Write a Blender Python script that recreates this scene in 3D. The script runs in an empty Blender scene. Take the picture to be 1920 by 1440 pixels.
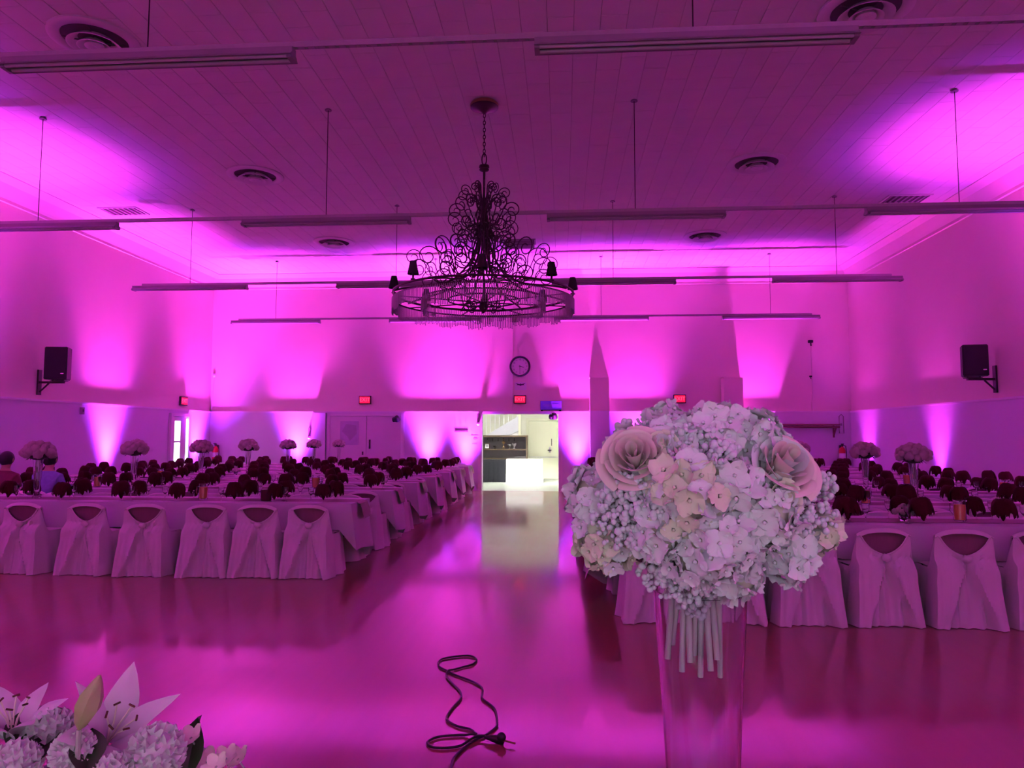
import bpy, bmesh, math, random
import numpy as np
from mathutils import Vector, Matrix, Euler
PI = math.pi
random.seed(7)
sc = bpy.context.scene
COL = sc.collection

# ------------------------------------------------------------------ camera
F_PX, CAM_H = 1350.0, 1.55
YAW, PITCH, ROLL = 0.070129, 0.072239, 0.001859
cy, sy, cp, sp = math.cos(YAW), math.sin(YAW), math.cos(PITCH), math.sin(PITCH)
_f = Vector((-sy*cp, cy*cp, sp)); _r = Vector((cy, sy, 0)); _u = _r.cross(_f)
R_ = _r*math.cos(ROLL) + _u*math.sin(ROLL); U_ = -_r*math.sin(ROLL) + _u*math.cos(ROLL)
cam_d = bpy.data.cameras.new('camera'); cam = bpy.data.objects.new('camera', cam_d); COL.objects.link(cam)
cam_d.sensor_fit = 'HORIZONTAL'; cam_d.sensor_width = 36.0; cam_d.lens = 36.0*F_PX/1920.0
cam_d.clip_start = 0.05; cam_d.clip_end = 100
M = Matrix((R_, U_, -_f)).transposed().to_4x4(); M.translation = (0, 0, CAM_H)
cam.matrix_world = M
sc.camera = cam
def ray(x, y): return _f + R_*((x-960)/F_PX) - U_*((y-720)/F_PX)
def at_y(x, y, Y): d = ray(x, y); return d*(Y/d.y) + Vector((0, 0, CAM_H))
def at_x(x, y, X): d = ray(x, y); return d*(X/d.x) + Vector((0, 0, CAM_H))
def at_z(x, y, Z): d = ray(x, y); return d*((Z-CAM_H)/d.z) + Vector((0, 0, CAM_H))

# ------------------------------------------------------------------ world, exposure
world = bpy.data.worlds.new('world'); sc.world = world; world.use_nodes = True
bg = world.node_tree.nodes['Background']
bg.inputs[0].default_value = (0.98, 0.90, 1.18, 1); bg.inputs[1].default_value = 1.15
sc.view_settings.view_transform = 'Standard'; sc.view_settings.look = 'None'
sc.view_settings.exposure = 0.0; sc.view_settings.gamma = 1.0; sc.view_settings.use_curve_mapping = False
sc.cycles.use_denoising = True
sc.cycles.max_bounces = 8; sc.cycles.diffuse_bounces = 3; sc.cycles.glossy_bounces = 3
sc.cycles.transmission_bounces = 6; sc.cycles.transparent_max_bounces = 4
sc.cycles.sample_clamp_indirect = 6.0; sc.cycles.caustics_refractive = True; sc.cycles.blur_glossy = 1.0; sc.cycles.use_adaptive_sampling = True; sc.cycles.adaptive_threshold = 0.2; sc.cycles.adaptive_min_samples = 24; sc.cycles.light_sampling_threshold = 0.03; sc.cycles.caustics_reflective = False
# light tuning of the uplights (used in their builder)
MAGENTA = (1.0, 0.045, 0.79); VIOLET = (0.36, 0.03, 1.0)
BEAM_W, HALO_W = 5000.0, 1500.0

# ------------------------------------------------------------------ materials
MATS = {}
def mat(name, col, rough=0.6, metal=0.0, spec=0.5, noise=0.0, nscale=20.0, bump=0.0, bscale=60.0, emit=None, estr=0.0,
        trans=0.0, ior=1.45, sheen=0.0, stretch=(1, 1, 1), coat=0.0, alpha=1.0, sss=0.0):
    m = bpy.data.materials.new(name); m.use_nodes = True
    nt = m.node_tree; b = nt.nodes['Principled BSDF']
    b.inputs['Base Color'].default_value = (*col, 1); b.inputs['Roughness'].default_value = rough
    b.inputs['Metallic'].default_value = metal; b.inputs['Specular IOR Level'].default_value = spec
    b.inputs['IOR'].default_value = ior; b.inputs['Transmission Weight'].default_value = trans
    b.inputs['Sheen Weight'].default_value = sheen; b.inputs['Coat Weight'].default_value = coat
    b.inputs['Alpha'].default_value = alpha
    if emit: b.inputs['Emission Color'].default_value = (*emit, 1); b.inputs['Emission Strength'].default_value = estr
    tc = nt.nodes.new('ShaderNodeTexCoord'); mp = nt.nodes.new('ShaderNodeMapping'); mp.inputs['Scale'].default_value = stretch
    nt.links.new(tc.outputs['Object'], mp.inputs['Vector'])
    if noise:
        n = nt.nodes.new('ShaderNodeTexNoise'); n.inputs['Scale'].default_value = nscale; n.inputs['Detail'].default_value = 4
        nt.links.new(mp.outputs[0], n.inputs['Vector'])
        mx = nt.nodes.new('ShaderNodeMix'); mx.data_type = 'RGBA'
        mx.inputs['A'].default_value = (*[max(0, c*(1-noise)) for c in col], 1)
        mx.inputs['B'].default_value = (*[min(1, c*(1+noise)) for c in col], 1)
        nt.links.new(n.outputs['Fac'], mx.inputs['Factor']); nt.links.new(mx.outputs['Result'], b.inputs['Base Color'])
    if bump:
        n2 = nt.nodes.new('ShaderNodeTexNoise'); n2.inputs['Scale'].default_value = bscale; n2.inputs['Detail'].default_value = 3
        nt.links.new(mp.outputs[0], n2.inputs['Vector'])
        bp = nt.nodes.new('ShaderNodeBump'); bp.inputs['Strength'].default_value = bump; bp.inputs['Distance'].default_value = 0.01
        nt.links.new(n2.outputs['Fac'], bp.inputs['Height']); nt.links.new(bp.outputs['Normal'], b.inputs['Normal'])
    MATS[name] = m
    return m
mat('paint_upper', (0.79, 0.72, 0.61), 0.75, noise=0.05, nscale=1.2, bump=0.15, bscale=35, spec=0.25)
mat('paint_lower', (0.74, 0.72, 0.82), 0.55, noise=0.03, nscale=2, bump=0.05, bscale=40, spec=0.3)
mat('paint_trim', (0.80, 0.78, 0.82), 0.45, noise=0.03)
mat('ceiling_tile', (0.74, 0.70, 0.68), 0.85, noise=0.05, nscale=3, bump=0.15, bscale=160, spec=0.2)
mat('ceiling_dark', (0.20, 0.18, 0.18), 0.9, noise=0.1)
mat('door_paint', (0.66, 0.62, 0.66), 0.5, noise=0.04, nscale=3)
mat('cream_paint', (0.72, 0.72, 0.55), 0.5, noise=0.03, nscale=2)
mat('lobby_wall', (0.82, 0.82, 0.70), 0.6, noise=0.03, nscale=2)
mat('lobby_floor', (0.55, 0.60, 0.52), 0.25, noise=0.06, nscale=6)
mat('stair_grey', (0.55, 0.54, 0.62), 0.6, noise=0.03)
mat('white_gloss', (0.85, 0.85, 0.85), 0.35, noise=0.02)
mat('cover_cloth', (0.68, 0.56, 0.64), 0.65, noise=0.08, nscale=7, bump=0.25, bscale=55, sheen=0.3, stretch=(1, 1, .4))
mat('table_cloth', (0.53, 0.45, 0.54), 0.75, noise=0.06, nscale=5, bump=0.2, bscale=60, sheen=0.2)
mat('burgundy', (0.040, 0.002, 0.007), 0.8, noise=0.2, nscale=30, bump=0.2, bscale=120, spec=0.15)
mat('runner_cloth', (0.10, 0.008, 0.022), 0.6, noise=0.12, nscale=15, bump=0.1, bscale=100, sheen=0.2)
mat('chair_back', (0.17, 0.09, 0.11), 0.6, noise=0.15, nscale=30, stretch=(4, 4, .3))
mat('dark_metal', (0.035, 0.025, 0.03), 0.45, metal=0.6, noise=0.15)
mat('iron', (0.045, 0.018, 0.028), 0.45, metal=0.3, noise=0.2)
mat('black_plastic', (0.012, 0.010, 0.016), 0.55, noise=0.1)
mat('grille_black', (0.010, 0.008, 0.014), 0.8, bump=0.4, bscale=300, noise=0.1)
mat('rubber', (0.012, 0.010, 0.012), 0.4, noise=0.1)
mat('glass', (0.96, 0.96, 0.98), 0.02, trans=1.0, ior=1.45)
mat('bead', (0.34, 0.27, 0.34), 0.2, spec=0.7, noise=0.1)
mat('shade_black', (0.02, 0.012, 0.016), 0.8, noise=0.1)
mat('fixture_grey', (0.25, 0.22, 0.25), 0.5, noise=0.05)
mat('tube_white', (0.46, 0.44, 0.48), 0.3, noise=0.02)
mat('rail_steel', (0.38, 0.34, 0.37), 0.5, metal=0.3, noise=0.1)
mat('vent_white', (0.66, 0.62, 0.64), 0.5, noise=0.03)
mat('vent_dark', (0.10, 0.08, 0.09), 0.8, noise=0.1)
mat('petal_cream', (0.84, 0.82, 0.84), 0.7, noise=0.10, nscale=40, sheen=0.2)
mat('petal_white', (0.86, 0.83, 0.84), 0.7, noise=0.06, nscale=40, sheen=0.2)
mat('petal_ivory', (0.82, 0.79, 0.60), 0.7, noise=0.10, nscale=40, sheen=0.2)
mat('petal_blush', (0.90, 0.72, 0.66), 0.6, noise=0.08, nscale=30, sheen=0.3)
mat('petal_lily', (0.84, 0.72, 0.80), 0.55, noise=0.06, nscale=30, sheen=0.3)
mat('carnation', (0.84, 0.76, 0.78), 0.75, noise=0.08, nscale=50, sheen=0.2)
mat('bud_white', (0.82, 0.80, 0.84), 0.7, noise=0.06, nscale=60)
mat('far_flower', (0.50, 0.41, 0.40), 0.8, noise=0.2, nscale=60, bump=0.6, bscale=70)
mat('leaf', (0.045, 0.075, 0.03), 0.5, noise=0.25, nscale=30)
mat('leaf_pale', (0.38, 0.46, 0.17), 0.5, noise=0.2, nscale=25)
mat('stem', (0.42, 0.46, 0.36), 0.5, noise=0.15, nscale=30)
mat('stem_pale', (0.72, 0.70, 0.66), 0.5, noise=0.1, nscale=30)
mat('anther', (0.10, 0.03, 0.02), 0.7, noise=0.2)
mat('juice', (0.85, 0.36, 0.10), 0.25, noise=0.06)
mat('wine_dark', (0.06, 0.012, 0.02), 0.2, noise=0.1)
mat('red_paint', (0.42, 0.015, 0.015), 0.35, noise=0.08)
mat('exit_red', (0.7, 0.01, 0.06), 0.4, emit=(1.0, 0.012, 0.09), estr=0.85, noise=0.05)
mat('exit_letter', (0.9, 0.2, 0.25), 0.4, emit=(1.0, 0.10, 0.20), estr=1.1, noise=0.03)
mat('daylight_glass', (0.9, 0.95, 0.9), 0.1, emit=(0.92, 1.0, 0.93), estr=3.0, noise=0.02)
mat('fill_panel', (0.9, 0.9, 0.9), 0.4, emit=(1.0, 0.98, 0.92), estr=42.0, noise=0.02)
mat('led_lens', (0.9, 0.3, 0.9), 0.2, emit=MAGENTA, estr=12.0, noise=0.02)
mat('clock_face', (0.75, 0.70, 0.76), 0.4, noise=0.03)
mat('paper', (0.72, 0.70, 0.74), 0.7, noise=0.05)
mat('print_grey', (0.34, 0.33, 0.40), 0.7, noise=0.2, nscale=8)
mat('sign_blue', (0.13, 0.12, 0.58), 0.5, noise=0.1)
mat('sign_print', (0.17, 0.14, 0.52), 0.5, noise=0.2)
mat('poster_sheet', (0.44, 0.42, 0.54), 0.6, noise=0.2, nscale=6)
mat('print_dark', (0.08, 0.06, 0.10), 0.7, noise=0.1)
mat('skin', (0.42, 0.24, 0.17), 0.55, noise=0.08)
mat('hair', (0.012, 0.009, 0.010), 0.6, noise=0.3, nscale=60)
mat('shirt_blue', (0.22, 0.26, 0.52), 0.8, noise=0.25, nscale=25)
mat('shirt_red', (0.14, 0.03, 0.05), 0.8, noise=0.2, nscale=20)
mat('trousers', (0.03, 0.03, 0.05), 0.8, noise=0.2)
mat('skirt_black', (0.012, 0.012, 0.02), 0.8, noise=0.15)
mat('white_linen', (0.92, 0.92, 0.92), 0.7, noise=0.02)
mat('cabinet_wood', (0.09, 0.06, 0.035), 0.5, noise=0.2, nscale=10, stretch=(1, 6, 6))
mat('brass', (0.35, 0.22, 0.10), 0.35, metal=0.8, noise=0.1)
mat('wood_rail', (0.16, 0.06, 0.05), 0.45, noise=0.2, nscale=14, stretch=(.2, 4, 4))
mat('silver', (0.5, 0.5, 0.52), 0.25, metal=0.9, noise=0.05)
mat('platform_grey', (0.25, 0.23, 0.25), 0.7, noise=0.1)

def floor_material():
    m = bpy.data.materials.new('hardwood'); m.use_nodes = True; nt = m.node_tree; b = nt.nodes['Principled BSDF']
    tc = nt.nodes.new('ShaderNodeTexCoord'); mp = nt.nodes.new('ShaderNodeMapping')
    mp.inputs['Rotation'].default_value = (0, 0, PI/2); nt.links.new(tc.outputs['Object'], mp.inputs['Vector'])
    br = nt.nodes.new('ShaderNodeTexNoise'); br.inputs['Scale'].default_value = 1.0; br.inputs['Detail'].default_value = 2
    mp.inputs['Rotation'].default_value = (0, 0, 0); mp.inputs['Scale'].default_value = (14, .5, 1)
    nt.links.new(mp.outputs[0], br.inputs['Vector'])
    bm_ = nt.nodes.new('ShaderNodeMix'); bm_.data_type = 'RGBA'
    bm_.inputs['A'].default_value = (0.31, 0.082, 0.075, 1); bm_.inputs['B'].default_value = (0.37, 0.105, 0.095, 1)
    nt.links.new(br.outputs['Fac'], bm_.inputs['Factor'])
    n = nt.nodes.new('ShaderNodeTexNoise'); n.inputs['Scale'].default_value = 1.3; n.inputs['Detail'].default_value = 5
    mp2 = nt.nodes.new('ShaderNodeMapping'); mp2.inputs['Scale'].default_value = (1.6, .35, 1)
    nt.links.new(tc.outputs['Object'], mp2.inputs['Vector']); nt.links.new(mp2.outputs[0], n.inputs['Vector'])
    hs = nt.nodes.new('ShaderNodeMix'); hs.data_type = 'RGBA'; hs.blend_type = 'MULTIPLY'; hs.inputs['Factor'].default_value = 0.35
    nt.links.new(bm_.outputs['Result'], hs.inputs['A']); nt.links.new(n.outputs['Color'], hs.inputs['B'])
    nt.links.new(hs.outputs['Result'], b.inputs['Base Color'])
    rr = nt.nodes.new('ShaderNodeMapRange'); rr.inputs['From Min'].default_value = .3; rr.inputs['From Max'].default_value = .7
    rr.inputs['To Min'].default_value = 0.29; rr.inputs['To Max'].default_value = 0.36
    nt.links.new(n.outputs['Fac'], rr.inputs['Value']); nt.links.new(rr.outputs[0], b.inputs['Roughness'])
    b.inputs['Specular IOR Level'].default_value = 0.5; b.inputs['IOR'].default_value = 1.44
    b.inputs['Coat Weight'].default_value = 0.85; b.inputs['Coat Roughness'].default_value = 0.08; b.inputs['Coat IOR'].default_value = 1.45
    MATS['hardwood'] = m
floor_material()

# ------------------------------------------------------------------ mesh helpers
class MB:
    def __init__(s): s.v = []; s.f = []; s.mi = []; s.cur = 0; s.smooth = []
    def add(s, vs, fs, smooth=False):
        o = len(s.v); s.v += [tuple(p) for p in vs]
        for f in fs: s.f.append(tuple(i+o for i in f)); s.mi.append(s.cur); s.smooth.append(smooth)
        return s
    def box(s, x0, x1, y0, y1, z0, z1):
        vs = [(x0,y0,z0),(x1,y0,z0),(x1,y1,z0),(x0,y1,z0),(x0,y0,z1),(x1,y0,z1),(x1,y1,z1),(x0,y1,z1)]
        return s.add(vs, [(0,3,2,1),(4,5,6,7),(0,1,5,4),(1,2,6,5),(2,3,7,6),(3,0,4,7)])
    def bbox(s, x0, x1, y0, y1, z0, z1, b):
        # bevelled box
        bm = bmesh.new(); bmesh.ops.create_cube(bm, size=1)
        for v in bm.verts: v.co = Vector(((x0+x1)/2+v.co.x*(x1-x0), (y0+y1)/2+v.co.y*(y1-y0), (z0+z1)/2+v.co.z*(z1-z0)))
        bmesh.ops.bevel(bm, geom=list(bm.edges), offset=b, segments=2, affect='EDGES', profile=.6)
        bm.verts.index_update(); s.add([v.co for v in bm.verts], [[v.index for v in f.verts] for f in bm.faces], False); bm.free(); return s
    def lathe(s, prof, n=16, c=(0,0,0), smooth=True, cap=True):
        vs = []; fs = []
        for r, z in prof:
            for k in range(n): a = 2*PI*k/n; vs.append((c[0]+r*math.cos(a), c[1]+r*math.sin(a), c[2]+z))
        for i in range(len(prof)-1):
            for k in range(n): fs.append((i*n+k, i*n+(k+1)%n, (i+1)*n+(k+1)%n, (i+1)*n+k))
        s.add(vs, fs, smooth)
        if cap:
            o = len(s.v)-len(vs)
            for i, rev in ((0, True), (len(prof)-1, False)):
                if prof[i][0] > 1e-4:
                    idx = [o+i*n+k for k in range(n)]
                    if rev: idx = idx[::-1]
                    s.f.append(tuple(idx)); s.mi.append(s.cur); s.smooth.append(False)
        return s
    def tube(s, pts, r, n=6, closed=False, cap=True):
        P = [Vector(p) for p in pts]; m = len(P); rs = r if hasattr(r, '__len__') else [r]*m
        vs = []; fs = []; prev = None
        for i in range(m):
            if closed: t = P[(i+1) % m]-P[i-1]
            else: t = P[min(i+1, m-1)]-P[max(i-1, 0)]
            if t.length < 1e-9: t = Vector((0,0,1))
            t.normalize()
            if prev is None:
                a = Vector((0,0,1)) if abs(t.z) < .9 else Vector((1,0,0)); prev = (a - t*a.dot(t)).normalized()
            else:
                q = prev - t*prev.dot(t)
                prev = q.normalized() if q.length > 1e-6 else prev
            b = t.cross(prev)
            for k in range(n):
                a = 2*PI*k/n; vs.append(P[i] + (prev*math.cos(a)+b*math.sin(a))*rs[i])
        for i in range(m if closed else m-1):
            j = (i+1) % m
            for k in range(n): fs.append((i*n+k, i*n+(k+1)%n, j*n+(k+1)%n, j*n+k))
        if cap and not closed: fs += [tuple(range(n))[::-1], tuple((m-1)*n+k for k in range(n))]
        return s.add(vs, fs, True)
    def grid(s, fn, nu, nv, smooth=True, wrap=False):
        vs = [fn(i/nu, j/nv) for j in range(nv+1) for i in range(nu+1)]
        fs = [(j*(nu+1)+i, j*(nu+1)+i+1, (j+1)*(nu+1)+i+1, (j+1)*(nu+1)+i) for j in range(nv) for i in range(nu)]
        return s.add(vs, fs, smooth)
    def ball(s, c, r, nu=8, nv=6, sq=(1,1,1), fn=None):
        vs = []; fs = []
        for j in range(nv+1):
            ph = PI*j/nv
            for i in range(nu):
                a = 2*PI*i/nu; d = Vector((math.sin(ph)*math.cos(a), math.sin(ph)*math.sin(a), math.cos(ph)))
                k = fn(d) if fn else 1
                vs.append((c[0]+d.x*r*sq[0]*k, c[1]+d.y*r*sq[1]*k, c[2]+d.z*r*sq[2]*k))
        for j in range(nv):
            for i in range(nu): fs.append((j*nu+i, (j+1)*nu+i, (j+1)*nu+(i+1)%nu, j*nu+(i+1)%nu))
        return s.add(vs, fs, True)
    def mesh(s, name, mats):
        me = bpy.data.meshes.new(name); me.from_pydata(s.v, [], s.f)
        for m in (mats if isinstance(mats, (list, tuple)) else [mats]): me.materials.append(MATS[m])
        me.polygons.foreach_set('material_index', s.mi); me.polygons.foreach_set('use_smooth', s.smooth)
        me.update()
        if any(s.smooth): me.set_sharp_from_angle(angle=math.radians(55))
        return me
    def build(s, name, mats, parent=None, loc=None, rot=None): return obj(name, s.mesh(name, mats), parent, loc, rot)
def obj(name, me, parent=None, loc=None, rot=None):
    o = bpy.data.objects.new(name, me); COL.objects.link(o)
    if parent: o.parent = parent
    if loc is not None: o.location = loc
    if rot is not None: o.rotation_euler = rot
    return o
def tag(o, label, cat, group=None):
    o['label'] = label; o['category'] = cat
    if group: o['group'] = group
    return o
def thing(name, label, cat, loc=(0,0,0), rz=0, group=None):
    o = obj(name, None, None, loc, (0,0,rz)); o.empty_display_size = .1
    return tag(o, label, cat, group)
def struct(name, mb, m, parent=None):
    o = mb.build(name, m, parent)
    if not parent: o['kind'] = 'structure'
    return o
def copy_tree(o, parent=None):
    c = o.copy(); COL.objects.link(c); c.parent = parent
    for ch in list(o.children): copy_tree(ch, c)
    return c
def text_mesh(txt, size, name, m, extrude=0.002):
    cu = bpy.data.curves.new(name, 'FONT'); cu.body = txt; cu.size = size; cu.extrude = extrude
    cu.align_x = 'CENTER'; cu.align_y = 'CENTER'; cu.resolution_u = 2
    o = bpy.data.objects.new(name, cu); COL.objects.link(o)
    me = bpy.data.meshes.new_from_object(o.evaluated_get(bpy.context.evaluated_depsgraph_get()))
    bpy.data.objects.remove(o); bpy.data.curves.remove(cu)
    me.name = name; me.materials.clear(); me.materials.append(MATS[m]); return me
ORD = ['first','second','third','fourth','fifth','sixth','seventh','eighth','ninth','tenth','eleventh','twelfth']

# ------------------------------------------------------------------ the room
XL, XR, YB, YF = -10.32, 7.93, 20.5, -2.2
LEDGE, COVE, HC = 2.26, 5.93, 6.30
SET = 0.04                                   # upper wall stands back behind the ledge
struct('floor', MB().box(XL-.3, XR+.3, YF-.3, YB, -.12, 0), 'hardwood')
# walls
w = struct('wall_left', MB().box(XL-.35, XL-SET, YF, YB+.25, LEDGE, HC), 'paint_upper')
MB().box(XL-.35, XL, YF, YB+.25, 0, LEDGE-.02).build('lower_wall', 'paint_lower', w)
MB().box(XL-.35, XL+.02, YF, YB+.25, LEDGE-.04, LEDGE).build('ledge', 'paint_trim', w)
w = struct('wall_right', MB().box(XR+SET, XR+.35, YF, YB+.25, LEDGE, HC), 'paint_upper')
MB().box(XR, XR+.35, YF, YB+.25, 0, LEDGE-.02).build('lower_wall', 'paint_lower', w)
MB().box(XR-.02, XR+.35, YF, YB+.25, LEDGE-.04, LEDGE).build('ledge', 'paint_trim', w)
DX0, DX1, DH = at_y(904, 777, YB).x, at_y(1047, 777, YB).x, 2.18
w = struct('wall_back', MB().box(XL-.35, XR+.35, YB+SET, YB+.3, LEDGE, HC), 'paint_upper')
b = MB(); b.box(XL, DX0, YB, YB+.3, 0, LEDGE-.02); b.box(DX1, XR, YB, YB+.3, 0, LEDGE-.02); b.box(DX0, DX1, YB, YB+.3, DH, LEDGE-.02)
b.build('lower_wall', 'paint_lower', w)
MB().box(XL, XR, YB-.02, YB+.3, LEDGE-.04, LEDGE).build('ledge', 'paint_trim', w)
# door casing round the open doorway
b = MB(); b.box(DX0-.11, DX0, YB-.03, YB+.02, 0, DH+.07); b.box(DX1, DX1+.11, YB-.03, YB+.02, 0, DH+.07); b.box(DX0, DX1, YB-.03, YB+.02, DH, DH+.07)
struct('trim_1', b, 'paint_trim')
b = MB(); xb = at_y(757, 800, YB).x; b.box(xb-.03, xb+.03, YB-.025, YB, 0, LEDGE-.04); struct('trim_2', b, 'paint_trim')
# unseen wall behind the camera; opening added and sized to let in neutral fill
OX0, OX1, OZ0, OZ1 = -3.0, 2.6, 0.6, 2.6
b = MB(); b.box(XL, OX0, YF-.2, YF, 0, HC); b.box(OX1, XR, YF-.2, YF, 0, HC); b.box(OX0, OX1, YF-.2, YF, 0, OZ0); b.box(OX0, OX1, YF-.2, YF, OZ1, HC)
struct('wall_front', b, 'paint_upper')
pl = bpy.data.lights.new('fill_portal', 'AREA'); pl.shape = 'RECTANGLE'; pl.size = OX1-OX0; pl.size_y = OZ1-OZ0
pl.cycles.is_portal = True
po = bpy.data.objects.new('fill_portal', pl); COL.objects.link(po); po.location = ((OX0+OX1)/2, YF-.1, (OZ0+OZ1)/2); po.rotation_euler = (PI/2, 0, 0)
# cove and picture rail
for nm, pts in (('trim_3', 'L'), ('trim_4', 'R'), ('trim_5', 'B')):
    b = MB(); prof = [(0, COVE-.06), (.05, COVE-.06), (.05, COVE), (.07, COVE+.05), (.16, COVE+.24), (.27, COVE+.32), (.30, HC-.03), (.30, HC), (0, HC)]
    def P(d, z, t):
        if pts == 'L': return (XL-SET+d, YF+t*(YB+.1-YF), z)
        if pts == 'R': return (XR+SET-d, YF+t*(YB+.1-YF), z)
        return (XL-SET+t*(XR-XL+2*SET), YB+SET-d, z)
    n = len(prof); vs = [P(d, z, 0) for d, z in prof]+[P(d, z, 1) for d, z in prof]
    b.add(vs, [(i, (i+1) % n, n+(i+1) % n, n+i) for i in range(n)]); struct(nm, b, 'paint_upper')
# ceiling: dark backing slab and tiles on it
ceil = struct('ceiling', MB().box(XL-.35, XR+.35, YF-.2, YB+.3, HC, HC+.15), 'ceiling_dark')
TW, TL, GAP = 0.3048, 0.6096, 0.003
tile_me = []
for v in range(3):
    b = MB(); x, y = TW/2-GAP/2, TL/2-GAP/2; c = .003
    vs = [(-x,-y,0),(x,-y,0),(x,y,0),(-x,y,0),(-x,-y,-.010),(x,-y,-.010),(x,y,-.010),(-x,y,-.010),(-x+c,-y+c,-.014),(x-c,-y+c,-.014),(x-c,y-c,-.014),(-x+c,y-c,-.014)]
    fs = [(0,1,5,4),(1,2,6,5),(2,3,7,6),(3,0,4,7),(4,5,9,8),(5,6,10,9),(6,7,11,10),(7,4,8,11),(8,9,10,11)]
    b.add(vs, fs); tile_me.append((b.mesh('ceiling_tile', 'ceiling_tile'), vs, fs))
cells = []
ncol = int((XR-XL)/TW)+1
for i in range(-1, ncol+1):
    for j in range(int((YB-YF)/TL)+1):
        x = XL+.1+TW*(i+.5); y = YF+TL*(j+.5)+(TL/2 if i % 2 else 0)
        if x+TW/2 < XL+.19 or x-TW/2 > XR-.19 or y-TL/2 > YB-.19: continue
        d = Vector((x, y, HC))-Vector((0, 0, CAM_H)); dz = d.dot(_f)
        u, v = (960+F_PX*d.dot(R_)/dz, 720-F_PX*d.dot(U_)/dz) if dz > .2 else (-9999, 0)
        vis = -40 < u < 1960 and v > -40
        cells.append((0 if vis else 1, y, x))
cells.sort()
rest = MB(); rng = random.Random(3)
for k, (inv, y, x) in enumerate(cells):
    dz = rng.uniform(-.0015, .0015)
    if k < 300: obj('ceiling_tile', tile_me[0][0], ceil, (x, y, HC+dz))
    else: rest.add([(p[0]+x, p[1]+y, p[2]+HC+dz) for p in tile_me[0][1]], tile_me[0][2])
rt = rest.build('ceiling_tiles_beyond', 'ceiling_tile', ceil); rt['kind'] = 'stuff'

# box columns standing in front of the back wall
for n, (xa, xb_) in enumerate(((1106, 1142), (1357, 1393))):
    x0, x1 = at_y(xa, 708, YB-.33).x, at_y(xb_, 708, YB-.33).x; zt = at_y(xa, 708, YB-.33).z
    c = struct('trim_%d' % (6+n), MB().box(x0, x1, YB-.33, YB+SET, LEDGE, zt), 'paint_upper')
    MB().box(x0, x1, YB-.33, YB, 0, LEDGE).build('lower_wall', 'paint_lower', c)
    MB().box(x0-.012, x1+.012, YB-.342, YB+SET, zt, zt+.02).build('cap', 'paint_upper', c)
# panel box and the closed double door left of the doorway
x0, x1 = at_y(587, 780, YB).x, at_y(612, 780, YB).x
struct('trim_8', MB().box(x0, x1, YB-.10, YB, 0, LEDGE-.05), 'paint_lower')
dx0, dx1 = at_y(620, 780, YB).x, at_y(752, 780, YB).x; dm = at_y(688, 800, YB).x
d1 = thing('door_1', 'closed pale double door with slim black pulls beside the open doorway', 'door', (dm, YB, 0)); d1['kind'] = 'structure'
for a, c_ in ((dx0, dm-.006), (dm+.006, dx1)):
    lf = MB().bbox(a-dm, c_-dm, -.035, 0, .02, 2.12, .006).build('door_leaf', 'door_paint', d1)
    s = -1 if c_ < dm else 1
    hx = s*.10
    MB().bbox(hx-.022, hx+.022, -.06, -.035, 1.18 if s > 0 else 1.0, 1.44 if s > 0 else 1.1, .008).build('handle', 'black_plastic', lf)
b = MB(); b.box(dx0-dm-.09, dx0-dm-.003, -.045, 0, 0, 2.19); b.box(dx1-dm+.003, dx1-dm+.09, -.045, 0, 0, 2.19); b.box(dx0-dm, dx1-dm, -.045, 0, 2.125, 2.19); b.build('frame', 'paint_trim', d1)
# side door with two lit panes on the left wall
ya, yb = 18.35, 19.35
d2 = thing('door_2', 'side door with two tall daylit panes near the corner', 'door', (XL, ya, 0)); d2['kind'] = 'structure'
b = MB(); L = .72
b.box(0, .04, 0, .14, 0, 2.05); b.box(0, .04, .44, L, 0, 2.05); b.box(0, .04, .14, .44, 0, .72); b.box(0, .04, .14, .44, 1.94, 2.05); b.box(0, .04, .14, .44, 1.36, 1.41)
b.build('door_leaf', 'paint_trim', d2)
for z0, z1 in ((.72, 1.36), (1.41, 1.94)): MB().box(.012, .024, .14, .44, z0, z1).build('pane', 'daylight_glass', d2)
b = MB(); b.box(0, .07, -.09, -.004, 0, 2.14); b.box(0, .07, L+.1, L+.2, 0, 2.14); b.box(0, .07, -.004, L+.1, 2.06, 2.14); b.build('frame', 'paint_trim', d2)
MB().box(.006, .02, L+.012, L+.09, .05, 2.0).build('gap_glow', 'daylight_glass', d2)  # glowing strip stands in for daylight through the door gap

# ------------------------------------------------------------------ lobby behind the doorway
LY0, LY1, LX0, LX1, LH = YB+.3, 26.4, -5.2, 1.4, 3.2
struct('floor_lobby', MB().box(LX0, LX1, YB, LY1, -.12, -.002), 'lobby_floor')
struct('wall_lobby_back', MB().box(LX0, LX1, LY1, LY1+.2, 0, LH), 'lobby_wall')
struct('wall_lobby_left', MB().box(LX0-.2, LX0, LY0, LY1, 0, LH), 'lobby_wall')
struct('wall_lobby_right', MB().box(LX1, LX1+.2, LY0, LY1, 0, LH), 'lobby_wall')
struct('ceiling_lobby', MB().box(LX0, LX1, LY0, LY1, LH, LH+.15), 'white_gloss')
for x in (-3.4, -1.4, .4):  # unseen panels added to flood the lobby with light
    t = thing('added_light_panel', 'added bright lobby fill panel, %s one from the cream door' % ('third', 'second', 'nearest')[(-3.4, -1.4, .4).index(x)], 'light', (x, 23.2, LH), group='added lobby fill panels')
    MB().box(-.32, .32, -.65, .65, -.05, 0).build('housing', 'white_gloss', t)
    MB().box(-.29, .29, -.62, .62, -.062, -.05).build('diffuser', 'fill_panel', t)
t = thing('added_spotlight', 'added white spotlight brightening the white lobby table', 'light', (-1.0, 21.6, LH))  # spotlight added out of view to brighten the table front
MB().lathe([(.04, -.03), (.04, 0)], 10).build('base', 'white_gloss', t)
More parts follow.
